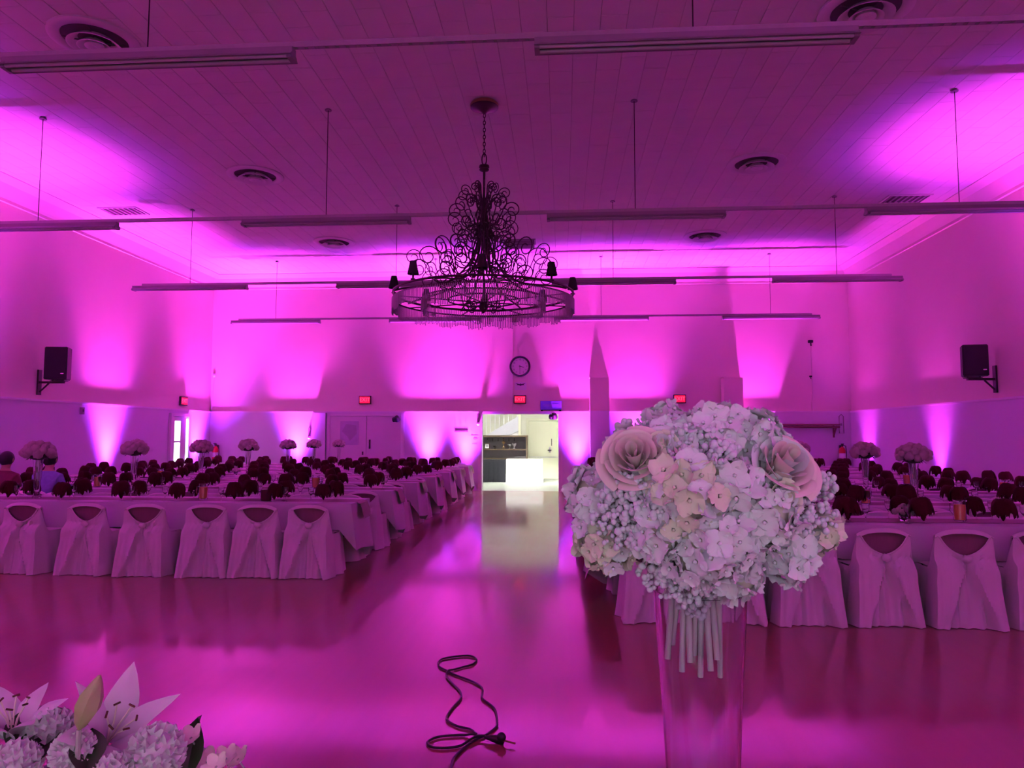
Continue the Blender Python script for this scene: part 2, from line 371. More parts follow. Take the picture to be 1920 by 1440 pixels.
MB().lathe([(.05, -.20), (.055, -.05), (.02, -.03)], 12).build('can', 'white_gloss', t)
l = bpy.data.lights.new('table_fill_beam', 'SPOT'); l.energy = 1500; l.spot_size = math.radians(40); l.spot_blend = .6; l.shadow_soft_size = .08; l.color = (1, .98, .94)
lo = bpy.data.objects.new('table_fill_beam', l); COL.objects.link(lo); lo.parent = t; lo.location = (0, 0, -.22)
lo.rotation_euler = (Vector((-.95, 24.3, .35))-Vector((-1.0, 21.6, LH-.22))).to_track_quat('-Z', 'Y').to_euler()
# lobby door
p0, p1 = at_y(992, 788, LY1), at_y(1049, 788, LY1)
d3 = thing('door_3', 'cream lobby door with a lever latch seen through the doorway', 'door', (p0.x, LY1, 0)); d3['kind'] = 'structure'
W = 1.08
lf = MB().bbox(0, W, -.045, 0, .01, 2.1, .006).build('door_leaf', 'cream_paint', d3)
MB().box(.05, W-.02, -.05, -.045, .78, .80).build('rail_line', 'stair_grey', lf)
hx = at_y(1031, 843, LY1).x-p0.x
MB().bbox(hx-.03, hx+.03, -.065, -.045, .96, 1.16, .006).build('latch_plate', 'silver', lf)
MB().bbox(hx-.08, hx+.06, -.10, -.06, 1.02, 1.06, .01).build('lever', 'dark_metal', lf)
MB().bbox(hx+.05, hx+.075, -.06, -.045, 1.2, 1.46, .004).build('pull_plate', 'dark_metal', lf)
b = MB(); b.box(-.10, -.005, -.06, 0, 0, 2.2); b.box(W+.005, W+.1, -.06, 0, 0, 2.2); b.box(-.005, W+.005, -.06, 0, 2.11, 2.2); b.build('frame', 'cream_paint', d3)
# stairs rising to the right, seen from the side
t = thing('staircase', 'white lobby staircase with thin balusters behind the display cabinet', 'staircase', (0, 25.6, 0))
s0, s1 = at_y(912, 816, 25.6), at_y(972, 780, 25.6)
slope = (s1.z-s0.z)/(s1.x-s0.x)
xa, xb_ = s0.x-1.5, s1.x
def zl(x): return s0.z+slope*(x-s0.x)
b = MB(); vs = [(xa, 0, max(0, zl(xa)-.3)), (xb_, 0, max(0, zl(xb_)-.52)), (xb_, 0, zl(xb_)), (xa, 0, zl(xa))]
b.add(vs+[(x, y+.05, z) for x, y, z in vs], [(0,1,2,3),(7,6,5,4),(0,4,5,1),(3,2,6,7),(1,5,6,2),(0,3,7,4)]); b.build('stringer', 'stair_grey', t)
b = MB(); vs = [(xa, .06, 0), (xb_, .06, 0), (xb_, .06, zl(xb_)-.5), (xa, .06, max(.02, zl(xa)-.3))]
b.add(vs+[(x, y+.04, z) for x, y, z in vs], [(0,1,2,3),(7,6,5,4),(3,2,6,7)]); b.build('side_panel', 'white_gloss', t)
nb = 13
for k in range(nb):
    x = xa+.7+(xb_-xa-.75)*k/(nb-1); MB().box(x-.012, x+.012, .012, .036, zl(x)-.02, min(LH, zl(x)+.9)).build('baluster', 'white_gloss', t)
b = MB(); b.box(xb_, xb_+.09, -.02, .09, 0, min(LH, zl(xb_)+1.0)); b.build('newel_post', 'cream_paint', t)
# display cabinet
Yc = 25.1; q0, q1 = at_y(894, 816, Yc), at_y(989, 816, Yc); cabz = q0.z
t = thing('display_cabinet', 'dark framed lobby display cabinet with shelves of trophies', 'cabinet', (q0.x, Yc, 0)); Wc = q1.x-q0.x
b = MB(); b.box(0, Wc, 0, .4, cabz-.06, cabz); b.box(Wc-.05, Wc, 0, .4, 0, cabz-.06); b.box(0, .05, 0, .4, 0, cabz-.06); b.box(0.05, Wc-.05, 0, .4, .0, .78); b.build('frame', 'cabinet_wood', t)
zs1, zs2 = at_y(940, 827, Yc).z, at_y(940, 842, Yc).z
MB().box(.05, Wc-.05, .04, .38, zs1-.015, zs1).build('shelf', 'glass', t)
MB().box(.05, Wc-.05, 0, .4, zs2-.04, zs2).build('shelf', 'cabinet_wood', t)
MB().box(.05, Wc-.05, .38, .4, .78, cabz-.06).build('back_panel', 'platform_grey', t)
cabX = q0.x
for k, (px_, nm, lb, h, m) in enumerate(((913, 'picture_frame', 'small framed picture standing on the lower cabinet shelf', .2, 'paper'), (928, 'trophy_cup', 'low dark trophy bowl beside the framed picture', .11, 'dark_metal'),
        (944, 'trophy_cup', 'tall brass trophy with a figure in the cabinet middle', .34, 'brass'), (955, 'trophy_cup', 'small silver trophy beside the tall brass one', .16, 'silver'), (964, 'ornament_vase', 'grey ornament vase on the lower cabinet shelf', .2, 'fixture_grey'))):
    x = at_y(px_, 840, Yc+.15).x
    if nm == 'picture_frame':
        o = thing(nm, lb, 'picture', (x, Yc+.2, zs2)); b = MB(); b.bbox(-.09, .09, -.012, .012, 0, h, .005); b.build('frame', 'cabinet_wood', o); MB().box(-.065, .065, -.016, -.0125, .025, h-.025).build('picture', 'paper', o); MB().ball((0, -.017, h/2), .04, sq=(1, .05, 1.1)).build('portrait', 'print_grey', o)
    elif h > .3:
        o = thing(nm, lb, 'trophy', (x, Yc+.2, zs2)); MB().bbox(-.05, .05, -.05, .05, 0, .07, .008).build('base', 'cabinet_wood', o)
        MB().lathe([(.03,.07),(.012,.1),(.012,.16),(.05,.2),(.06,.25),(.04,.27),(.008,.29),(.022,.31),(.022,.34),(.004,.36)], 12).build('cup', m, o)
    else:
        o = thing(nm, lb, 'trophy' if 'trophy' in nm else 'vase', (x, Yc+.2, zs2)); MB().lathe([(.045,0),(.045,.02),(.015,.035),(.02,h*.4),(.07,h*.7),(.075,h),(.06,h),(.05,h*.7)], 12, cap=True).build('cup', m, o)
        MB().lathe([(.05,0),(.05,.012)], 12).build('base', 'cabinet_wood', o)
for k in range(6):
    o = thing('figurine', 'tiny dark figurine on the glass cabinet shelf, %s from the cream door' % ORD[5-k], 'figurine', (cabX+.35+k*.19, Yc+.2, zs1), group='figurines on the glass shelf')
    MB().lathe([(.022,0),(.022,.012),(.008,.02),(.014,.05),(.01,.075)], 8).build('body', 'dark_metal', o); MB().ball((0,0,.088), .013).build('head', 'dark_metal', o)
# two draped lobby tables
def box_cloth(mb, x0, x1, y0, y1, z0, z1, wav=.012, k=16, seed=1):
    rr = random.Random(seed); per = []
    N = 28
    for i in range(N): per.append((x0+(x1-x0)*i/N, y0))
    for i in range(10): per.append((x1, y0+(y1-y0)*i/10))
    for i in range(N): per.append((x1-(x1-x0)*i/N, y1))
    for i in range(10): per.append((x0, y1-(y1-y0)*i/10))
    n = len(per); cx, cy_ = (x0+x1)/2, (y0+y1)/2; vs = []; fs = []
    offs = [rr.uniform(-1, 1) for _ in per]
    for j in range(6):
        t_ = j/5; z = z1-(z1-z0)*t_
        for i, (x, y) in enumerate(per):
            d = Vector((x-cx, (y-cy_)*(x1-x0)/max(.1, (y1-y0)))).normalized(); a = t_*(.02+wav*math.sin(i*1.7)+wav*.6*offs[i])
            vs.append((x+d.x*a, y+d.y*a, z))
    for j in range(5):
        for i in range(n): fs.append((j*n+i, (j+1)*n+i, (j+1)*n+(i+1)%n, j*n+(i+1)%n))
    fs.append(tuple(range(n))); mb.add(vs, fs, False); return mb
a0, a1 = at_y(885, 862, 24.3), at_y(947, 862, 24.3)
t = thing('lobby_table', 'lobby table hidden under a floor-length black skirt', 'table', (0, 0, 0)); box_cloth(MB(), a0.x, a1.x, 24.3, 24.95, 0.005, a0.z, seed=2).build('table_skirt', 'skirt_black', t)
MB().box(a0.x+.01, a1.x-.01, 24.31, 24.94, a0.z-.03, a0.z-.004).build('table_top', 'cabinet_wood', t)
a0, a1 = at_y(949, 861, 24.2), at_y(1017, 861, 24.2)
t = thing('lobby_table', 'lobby table under a brilliant white floor-length cloth', 'table', (0, 0, 0)); box_cloth(MB(), a0.x, a1.x, 24.2, 24.85, 0.005, a0.z, seed=3).build('table_skirt', 'white_linen', t)
MB().box(a0.x+.01, a1.x-.01, 24.21, 24.84, a0.z-.03, a0.z-.004).build('table_top', 'cabinet_wood', t)
WHITE_TABLE = ((a0.x+a1.x)/2, 24.2)

# ------------------------------------------------------------------ uplights along the walls
def uplight(x, y, nx, ny, label, power=1.0):
    # nx, ny: direction from the lamp to its wall
    rz = math.atan2(ny, nx)-PI/2            # local +Y points to the wall
    t = thing('uplight', label, 'light', (x, y, 0), rz, 'uplights along the walls')
    MB().lathe([(.085, .06), (.10, .07), (.10, .20), (.088, .215), (.088, .20)], 16).build('can', 'black_plastic', t)
    MB().lathe([(.001, .196), (.086, .197)], 16, cap=False).build('lens', 'led_lens', t)
    b = MB(); b.box(-.13, -.115, -.02, .02, .008, .17); b.box(.115, .13, -.02, .02, .008, .17); b.box(-.13, .13, -.06, .06, 0, .012); b.build('yoke', 'dark_metal', t)
    for sx in (-1, 1): MB().box(sx*.1075-.0075, sx*.1075+.0075, -.012, .012, .12, .145).build('pivot', 'dark_metal', t)
    for nm, colr, pw, ang, bl, tilt in (('beam', MAGENTA, BEAM_W*power, 50, 1.0, .035), ('halo', VIOLET, HALO_W*power, 64, .8, .03)):
        l = bpy.data.lights.new(nm, 'SPOT'); l.color = colr; l.energy = pw; l.spot_size = math.radians(ang); l.spot_blend = bl; l.shadow_soft_size = .09
        lo = bpy.data.objects.new(nm, l); COL.objects.link(lo); lo.parent = t; lo.location = (0, 0, .23); lo.rotation_euler = (PI+tilt, 0, 0)
G = 0.30
for y, w_ in ((19.63, 'beside the daylit side door'), (15.7, 'on the wall between side door and loudspeaker'), (11.2, 'on the glazed-door wall short of the loudspeaker'), (6.8, 'on the glazed-door wall beyond the front tables')):
    uplight(XL+G, y, -1, 0, 'added magenta fill uplight ' + w_)
for y, w_ in ((19.3, 'next to the wall shelf corner'), (15.8, 'on the shelf-half wall between corner and loudspeaker'), (11.3, 'on the wall below the other loudspeaker run'), (6.8, 'on the shelf-half wall beyond the front tables')):
    uplight(XR-G, y, 1, 0, 'added magenta fill uplight ' + w_)
for x_, w_ in ((-8.6, 'in the corner behind the head table, glazed-door half'), (-4.9, 'on the wall behind the head table, glazed-door half'), (3.6, 'on the wall behind the head table, wall-shelf half'), (6.4, 'in the corner behind the head table, wall-shelf half')):
    uplight(x_, YF+G, 0, -1, 'added magenta fill uplight ' + w_)  # uplights added behind the camera to throw magenta onto the chairs
for px_, w_ in ((549, 'between the panel box and the side-door corner'), (800, 'between the double door and doorway'), (872, 'tight against the open doorway'), (1083, 'between doorway and box column'), (1195, 'between the two box columns'), (1418, 'beside the box column near the wall shelf')):
    uplight(at_y(px_, 900, YB-G).x, YB-G, 0, 1, 'added magenta fill uplight ' + w_)

# ------------------------------------------------------------------ hanging fluorescent fixtures
FH = 4.60
FY = (5.46, 9.93, 14.3, 18.8); FX = (-7.73, -3.38, 1.02, 5.36); FL = 2.46
fx_me = {}
def fixture():
    t = thing('fluorescent_fixture', 'x', 'light', (0, 0, 0), 0, 'hanging fluorescent fixtures')
    b = MB(); h = FL/2
    prof = [(-.085, -.02), (-.04, .02), (-.04, .065), (.04, .065), (.04, .02), (.085, -.02), (.075, -.02), (.032, .012), (-.032, .012), (-.075, -.02)]
    n = len(prof); vs = [(-h, y, z) for y, z in prof]+[(h, y, z) for y, z in prof]
    b.add(vs, [(i, (i+1) % n, n+(i+1) % n, n+i) for i in range(n)]+[(0,1,8,9),(1,2,3,4,7,8),(4,5,6,7),(n+9,n+8,n+1,n),(n+8,n+7,n+4,n+3,n+2,n+1),(n+7,n+6,n+5,n+4)]); b.build('housing', 'fixture_grey', t)
    for y in (-.038, .038):
        MB().tube([(-h+.04, y, -.014), (h-.04, y, -.014)], .017, 8).build('tube', 'tube_white', t)
    for s in (-1, 1):
        MB().box(min(s*h, s*(h-.04)), max(s*h, s*(h-.04)), -.06, .06, -.034, .012).build('end_cap', 'fixture_grey', t)
    MB().tube([(0, 0, .065), (0, 0, HC-.012-FH)], .0055, 6).build('hanger_rod', 'iron', t)
    MB().lathe([(.05, 0), (.05, .012), (.02, .03)][::-1], 10, c=(0, 0, HC-.043-FH)).build('ceiling_cup', 'fixture_grey', t)
    return t
fx0 = fixture(); first = True
rown = ('front', 'second', 'third', 'rearmost')
for r_, y in enumerate(FY):
    for c_, x in enumerate(FX):
        if r_ == 0 and c_ in (0, 3): continue
        t = fx0 if first else copy_tree(fx0); first = False
        t.location = (x, y, FH)
        t['label'] = 'grey hanging strip light, %s from the glazed-door wall, %s row counting from clock wall' % (ORD[c_], ORD[3-r_])
    # rail the fixtures of a row hang along
    x0, x1 = (FX[0]-FL/2+.2, FX[3]+FL/2-.2) if r_ else (FX[1]-.2, FX[3]+2)
    x0 = x0 if r_ else FX[0]
    b = MB(); b.box(x0, x1, -.022, -.016, 0, .045); b.box(x0, x1, .016, .022, 0, .045)
    if r_ == 0:
        x = x0
        while x < x1: b.box(x, x+.055, -.016, .016, .0, .004); x += .085
    else: b.box(x0, x1, -.016, .016, .041, .045)
    b.v = [(p[0], p[1]+y, p[2]+FH+.066) for p in b.v]
    o = b.build('mounting_rail', 'rail_steel'); tag(o, 'thin steel rail joining the strip lights, %s row counting from clock wall' % ORD[3-r_], 'rail', 'strip light rails')

# ------------------------------------------------------------------ round ceiling diffusers, grilles
def diffuser():
    t = thing('ceiling_diffuser', 'x', 'vent', (0, 0, 0), 0, 'round ceiling diffusers')
    MB().lathe([(.50, 0), (.50, -.02), (.47, -.035), (.38, -.035), (.36, -.01)], 40, cap=False).build('plate', 'vent_white', t)
    MB().lathe([(.001, -.012), (.40, -.012)], 32, cap=False).build('throat', 'vent_dark', t)
    for r0, r1, z in ((.20, .30, .09), (.10, .19, .11)):
        MB().lathe([(r0-.02, -z+.075), (r1-.02, -z+.0), (r1, -z), (r0, -z+.08)], 32, cap=False).build('ring', 'vent_white', t)
    MB().lathe([(.001, -.10), (.06, -.115), (.11, -.10), (.09, -.05)], 24, cap=False).build('core', 'vent_white', t)
    b = MB()
    for k in range(4): a = k*PI/2+.4; b.tube([(0, 0, -.05), (.34*math.cos(a), .34*math.sin(a), -.03)], .01, 5)
    b.build('bracket', 'vent_dark', t)
    return t
df0 = diffuser(); first = True
for r_, y in enumerate((7.93, 12.45, 17.0)):
    for c_, x in enumerate((-5.57, 3.37)):
        t = df0 if first else copy_tree(df0); first = False
        t.location = (x, y, HC-.014)
        t['label'] = 'round ringed ceiling diffuser, %s from clock wall, on the %s half' % (ORD[2-r_], ('glazed-door', 'wall-shelf')[c_])
for (px_, py_), w_ in (((232, 394), 'glazed-door wall'), ((1697, 371), 'wall with the shelf')):
    p = at_z(px_, py_, HC); t = thing('ceiling_grille', 'slatted rectangular air grille in the ceiling near the ' + w_, 'vent', (p.x, p.y, HC-.014))
    b = MB(); b.box(-.42, .42, -.26, -.22, -.02, 0); b.box(-.42, .42, .22, .26, -.02, 0); b.box(-.42, -.38, -.22, .22, -.02, 0); b.box(.38, .42, -.22, .22, -.02, 0); b.build('frame', 'vent_white', t)
    MB().box(-.38, .38, -.22, .22, -.004, 0).build('throat', 'vent_dark', t)
    for k in range(7):
        x = -.33+.11*k; MB().box(x-.035, x+.01, -.22, .22, -.018, -.008).build('slat', 'fixture_grey', t)
p = at_z(974, 452, HC); t = thing('ceiling_vent_box', 'dark rectangular vent box hanging under the ceiling behind the chandelier', 'vent', (p.x, p.y, HC-.014))
b = MB(); b.bbox(-.36, .36, -.2, .2, -.13, 0, .01); b.build('box', 'vent_dark', t)
MB().box(-.40, .40, -.24, .24, -.02, 0).build('flange', 'fixture_grey', t)
for k in range(3): MB().box(-.34, .34, -.208, -.2, -.11+.035*k, -.09+.035*k).build('louvre', 'fixture_grey', t)

# ------------------------------------------------------------------ chandelier
CY = 9.9; cc = at_z(908, 190, HC); CX = cc.x
ch = thing('chandelier', 'huge black wrought-iron scroll chandelier with bead fringe hanging over the floor', 'chandelier', (CX, CY, 0))
def zc(y): return at_y(908, y, CY).z
ZT, ZR = zc(312), 3.50
MB().lathe([(.02, -.16), (.05, -.13), (.10, -.10), (.20, -.07), (.20, -.045), (.13, -.04)][::1], 24, c=(0, 0, HC-.014)).build('canopy', 'iron', ch)
MB().lathe([(.20, -.06), (.205, -.03), (.18, 0)], 24, c=(0, 0, HC-.014)).build('canopy_rim', 'brass', ch)
def link_mesh(h, w, r):
    pts = []
    for k in range(16):
        a = 2*PI*k/16; pts.append((w*math.cos(a), 0, h*math.sin(a)))
    return MB().tube(pts, r, 5, closed=True).mesh('chain_link', 'iron')
lm = link_mesh(.032, .016, .006); z = HC-.17; k = 0
while z > ZT+.16:
    obj('chain_link', lm, ch, (0, 0, z-.03), (0, 0, (k % 2)*PI/2)); z -= .052; k += 1
obj('chain_link', link_mesh(.085, .032, .009), ch, (0, 0, ZT+.10), (0, 0, 0))
MB().lathe([(.01, .02), (.07, .01), (.075, -.015), (.04, -.03), (.07, -.045), (.065, -.06), (.012, -.08)], 16, c=(0, 0, ZT)).build('crown_cap', 'iron', ch)
MB().tube([(0, 0, ZT-.05), (0, 0, ZR-.12)], .017, 8).build('column', 'iron', ch)
MB().lathe([(.01, .05), (.05, .02), (.06, -.02), (.03, -.06), (.05, -.09), (.01, -.14)], 16, c=(0, 0, zc(443))).build('knop', 'iron', ch)
MB().lathe([(.01, .05), (.045, .02), (.05, -.02), (.01, -.08)], 16, c=(0, 0, zc(497))).build('knop', 'iron', ch)
MB().lathe([(.01, .1), (.05, .06), (.07, 0), (.05, -.05), (.01, -.09)], 16, c=(0, 0, ZR-.15)).build('finial', 'iron', ch)
def bez(p0, p1, p2, p3, n=10):
    out = []
    for i in range(n+1):
        t_ = i/n; a = (1-t_)**3; b_ = 3*t_*(1-t_)**2; c_ = 3*t_*t_*(1-t_); d = t_**3
        out.append((a*p0[0]+b_*p1[0]+c_*p2[0]+d*p3[0], a*p0[1]+b_*p1[1]+c_*p2[1]+d*p3[1]))
    return out
def scroll(p0, t0, c, R, a0, sgn, turns=1.45, n=26, shrink=.2):
    # tail from p0 (leaving along t0) to the circle of radius R about c at angle a0, then winding inwards
    e = (c[0]+R*math.cos(a0), c[1]+R*math.sin(a0)); tg = (-sgn*math.sin(a0), sgn*math.cos(a0))
    L_ = math.hypot(e[0]-p0[0], e[1]-p0[1])*.45
    pts = bez(p0, (p0[0]+t0[0]*L_, p0[1]+t0[1]*L_), (e[0]-tg[0]*L_, e[1]-tg[1]*L_), e)
    for i in range(1, n+1):
        t_ = i/n; a = a0+sgn*t_*turns*2*PI; r = R*(1-(1-shrink)*t_)
        pts.append((c[0]+r*math.cos(a), c[1]+r*math.sin(a)))
    return pts
def scroll_me(pts, r): return MB().tube([(p[0], 0, p[1]) for p in pts], [r]*(len(pts)-6)+[r*.9, r*.8, r*.75, r*.7, r*.6, r*.5], 5).mesh('scroll', 'iron')
S = [ # (curve, radius, directions, phase)
  (scroll((.02, 4.80), (.2, 1), (.13, 5.06), .065, PI, -1), .008, 8, .2),
  (scroll((.02, 4.62), (.3, 1), (.20, 4.86), .085, PI, -1), .009, 8, .6),
  (scroll((.03, 4.30), (.4, 1), (.40, 4.72), .125, PI*.9, -1), .008, 8, .0),
  (scroll((.03, 4.60), (.3, -1), (.37, 4.45), .105, PI*1.1, 1), .007, 8, .4),
  (scroll((.03, 4.90), (.1, -1), (.24, 4.56), .11, PI*1.0, 1), .009, 6, .3),
  (scroll((.03, 4.85), (.05, -1), (.17, 4.36), .09, PI*1.05, 1), .009, 6, .8),
  (scroll((.05, 4.55), (.1, -1), (.30, 4.02), .14, PI*1.0, 1), .011, 6, .1),
  (scroll((.06, 4.05), (.5, 1), (.42, 4.22), .12, PI*.9, -1), .011, 6, .55),
  (scroll((.08, 3.92), (.6, .6), (.52, 4.02), .11, PI*.9, -1), .009, 8, .3),
  (scroll((.30, 3.66), (1, .3), (.78, 4.06), .16, PI*1.0, -1), .008, 8, .15),
  (scroll((.45, 3.62), (1, .1), (.92, 3.82), .15, PI*1.0, -1), .008, 8, .5),
  (scroll((.05, 4.0), (.1, -1), (.16, 3.84), .08, PI*1.0, 1), .009, 6, .0),
  (scroll((.03, 4.55), (.3, .2), (.31, 4.30), .12, PI*.95, -1), .009, 8, .7),
  (scroll((.10, 3.90), (.8, .1), (.60, 3.80), .13, PI*.95, -1), .009, 8, .85),
  (scroll((.02, 4.75), (.4, .8), (.30, 4.95), .09, PI*.9, -1), .007, 8, .85),
  (scroll((.03, 4.45), (.3, .6), (.44, 4.52), .13, PI*.95, -1), .007, 6, .5),
  (scroll((.60, 3.60), (.6, .8), (.98, 4.00), .12, PI*.9, -1), .007, 8, .35),
  (scroll((.30, 3.52), (.3, -1), (.20, 3.36), .08, 0, -1), .008, 8, .25),
]
for pts, r, nd, ph in S:
    me = scroll_me(pts, r)
    for k in range(nd): obj('scroll', me, ch, (0, 0, 0), (0, 0, 2*PI*(k+ph)/nd))
arm = bez((.03, 4.80), (.05, 4.2), (.15, 3.95), (.42, 3.72), 12)+bez((.42, 3.72), (.65, 3.56), (.95, 3.60), (1.25, ZR), 10)[1:]
am = MB().tube([(p[0], 0, p[1]) for p in arm], .013, 6).mesh('arm', 'iron')
for k in range(8): obj('arm', am, ch, (0, 0, 0), (0, 0, 2*PI*(k+.5)/8))
def ring(R, z, r, n=72): return MB().tube([(R*math.cos(2*PI*k/n), R*math.sin(2*PI*k/n), z) for k in range(n)], r, 6, closed=True)
for R, z, r in ((1.25, ZR+.02, .016), (1.25, ZR-.07, .011), (.86, ZR-.06, .011), (.50, ZR-.06, .011)): ring(R, z, r).build('hoop', 'iron', ch)
for k in range(8):
    a = 2*PI*(k+.5)/8; MB().tube([(.05*math.cos(a), .05*math.sin(a), ZR-.09), (1.25*math.cos(a), 1.25*math.sin(a), ZR-.07)], .009, 5).build('spoke', 'iron', ch)
fr = MB(); rng = random.Random(5)
for R, zt, L0, n in ((1.262, ZR-.07, .16, 300), (.865, ZR-.06, .15, 180)):
    for k in range(n):
        a = 2*PI*k/n; ln = L0*(1+.25*((k//9) % 2))*rng.uniform(.9, 1.05); x, y = R*math.cos(a), R*math.sin(a)
        fr.tube([(x, y, zt), (x, y, zt-ln)], .0055, 4, cap=False)
        fr.ball((x, y, zt-ln), .009, 5, 3)
f = fr.build('bead_fringe', 'bead', ch); f['kind'] = 'stuff'
sh = MB().lathe([(.038, .17), (.040, .17), (.075, 0), (.072, 0)], 16, cap=False).mesh('lamp_shade', 'shade_black')
cup = MB().lathe([(.01, -.03), (.035, -.02), (.035, -.01), (.014, 0), (.014, .07)], 10).mesh('candle_cup', 'iron')
for k in range(8):
    a = 2*PI*(k+.12)/8; p = (1.25*math.cos(a), 1.25*math.sin(a), ZR+.055)
    obj('candle_cup', cup, ch, p); obj('lamp_shade', sh, ch, (p[0], p[1], p[2]+.05))

# ------------------------------------------------------------------ wall fittings
WU = YB+SET                               # face of the upper back wall
def exit_sign(p, rz, label):
    t = thing('exit_sign', label, 'sign', p, rz, 'exit signs')
    b = MB(); b.bbox(-.175, .175, -.06, 0, -.12, .12, .012); b.build('housing', 'black_plastic', t)
    MB().box(-.150, .150, -.064, -.058, -.095, .095).build('panel', 'exit_red', t)
    o = obj('lettering', text_mesh('EXIT', .15, 'lettering', 'exit_letter'), t, (0, -.067, 0), (PI/2, 0, 0))
for (x, y), l in (((685, 750), 'above the closed double door'), ((975, 749), 'below the wall clock'), ((1274, 748), 'between the two box columns')):
    p = at_y(x, y, WU); exit_sign((p.x, WU, p.z), 0, 'small red lit EXIT sign ' + l)
p = at_x(342, 752, XL-SET); exit_sign((XL-SET, p.y, p.z), PI/2, 'small red lit EXIT sign over the daylit side door')
# clock
p = at_y(975, 687, WU); ck = thing('wall_clock', 'round white wall clock with thick black rim above the doorway', 'clock', (p.x, WU, p.z))
Rk = .30
b = MB(); n = 48
prof = [(Rk-.055, -.02), (Rk-.05, -.05), (Rk-.02, -.06), (Rk, -.045), (Rk, 0)]
vs = [(r*math.cos(2*PI*k/n), d, r*math.sin(2*PI*k/n)) for r, d in prof for k in range(n)]
b.add(vs, [(i*n+k, i*n+(k+1) % n, (i+1)*n+(k+1) % n, (i+1)*n+k) for i in range(len(prof)-1) for k in range(n)], True); b.build('rim', 'black_plastic', ck)
b = MB(); b.add([((Rk-.05)*math.cos(2*PI*k/n), -.02, (Rk-.05)*math.sin(2*PI*k/n)) for k in range(n)], [tuple(range(n))]); b.build('face', 'clock_face', ck)
for k in range(1, 13):
    a = PI/2-2*PI*k/12; obj('numeral', text_mesh(str(k), .065, 'numeral', 'print_dark', .001), ck, (.195*math.cos(a), -.023, .195*math.sin(a)), (PI/2, 0, 0))
for nm, a, L_, wd in (('hour_hand', PI/2-2*PI*3.5/12, .12, .012), ('minute_hand', -PI/2, .18, .008)):
    b = MB(); d = Vector((math.cos(a), 0, math.sin(a))); q = Vector((-d.z, 0, d.x))*wd
    vs = [-d*.03-q, d*L_-q*.4, d*L_+q*.4, -d*.03+q]; vs = [v+Vector((0, -.03, 0)) for v in vs]; b.add(vs+[v+Vector((0, .003, 0)) for v in vs], [(0,1,2,3),(7,6,5,4),(0,4,5,1),(1,5,6,2),(2,6,7,3),(3,7,4,0)]); b.build(nm, 'print_dark', ck)
MB().ball((0, -.03, 0), .014, sq=(1, .5, 1)).build('hub', 'print_dark', ck)
# notice with an emblem under the clock
p = at_y(976, 724, WU); t = thing('paper_notice', 'small pale paper with a dark winged emblem under the clock', 'notice', (p.x, WU, p.z))
MB().box(-.17, .17, -.006, 0, -.11, .11).build('sheet', 'paper', t)
b = MB(); b.ball((0, -.008, .04), .035, 10, 6, sq=(1, .1, 1))
for s in (-1, 1): b.add([(s*.02, -.0085, .06), (s*.15, -.0085, .085), (s*.09, -.0085, .05), (s*.12, -.0085, .03), (s*.02, -.0085, .02)], [(0,1,2,3,4)])
b.build('emblem', 'print_dark', t)
# blue box standing on the ledge over the doorway
p = at_y(1033, 763, YB); t = thing('blue_sign_box', 'blue rectangular box sign standing on the ledge above the doorway', 'sign', (p.x, YB+.008, LEDGE))
MB().bbox(-.30, .30, -.025, .025, .03, .29, .01).build('box', 'sign_blue', t); MB().box(-.22, .22, -.029, -.025, .13, .20).build('faded_print', 'sign_print', t)
for s in (-1, 1): MB().box(s*.26-.03, s*.26+.03, -.028, .028, 0, .03).build('foot', 'black_plastic', t)
# black floodlights
def flood(p, label, rz, s=1.0):
    t = thing('floodlight', label, 'light', p, rz)
    MB().bbox(-.03*s, .03*s, -.03, 0, -.05*s, .05*s, .006).build('base', 'black_plastic', t)
    MB().tube([(0, -.02, 0), (0, -.07, .02), (.02, -.11, -.01)], .014, 6).build('neck', 'black_plastic', t)
    b = MB(); b.lathe([(.035, .09), (.06, .06), (.085, -.05), (.09, -.07), (.08, -.07), (.05, .03)], 16); R3 = Matrix.Rotation(math.radians(55), 3, 'X')
    b.v = [tuple(R3 @ Vector(v)*s+Vector((.03, -.17, -.03))) for v in b.v]; b.build('lamp_head', 'black_plastic', t)
    b = MB(); b.lathe([(.03, .09), (.055, .07), (.06, -.02)], 12); R3 = Matrix.Rotation(math.radians(50), 3, 'X')
    b.v = [tuple(R3 @ Vector(v)*s+Vector((-.06, -.12, -.08))) for v in b.v]; b.build('lamp_head', 'black_plastic', t)
p = at_y(745, 784, YB-.02); flood((p.x, YB-.025, p.z+.02), 'black floodlight on the wall beside the closed double door', 0)
p = at_y(1037, 783, YB-.03); flood((p.x, YB-.035, 2.16), 'black floodlight at the top corner of the open doorway', 0, 1.05)
# emergency heads and sensors
for (x, y), l in (((580, 816), 'small white wall lamp beside the narrow panel box'), ((897, 790), 'slim white emergency lamp at the doorway casing')):
    p = at_y(x, y, YB-.04); t = thing('emergency_light', l, 'light', (p.x, YB-.035 if x > 800 else YB, p.z))
    MB().bbox(-.035, .035, -.05, 0, -.05, .22, .008).build('housing', 'fixture_grey', t); MB().ball((0, -.05, -.07), .05, 10, 8).build('lens', 'white_gloss', t)
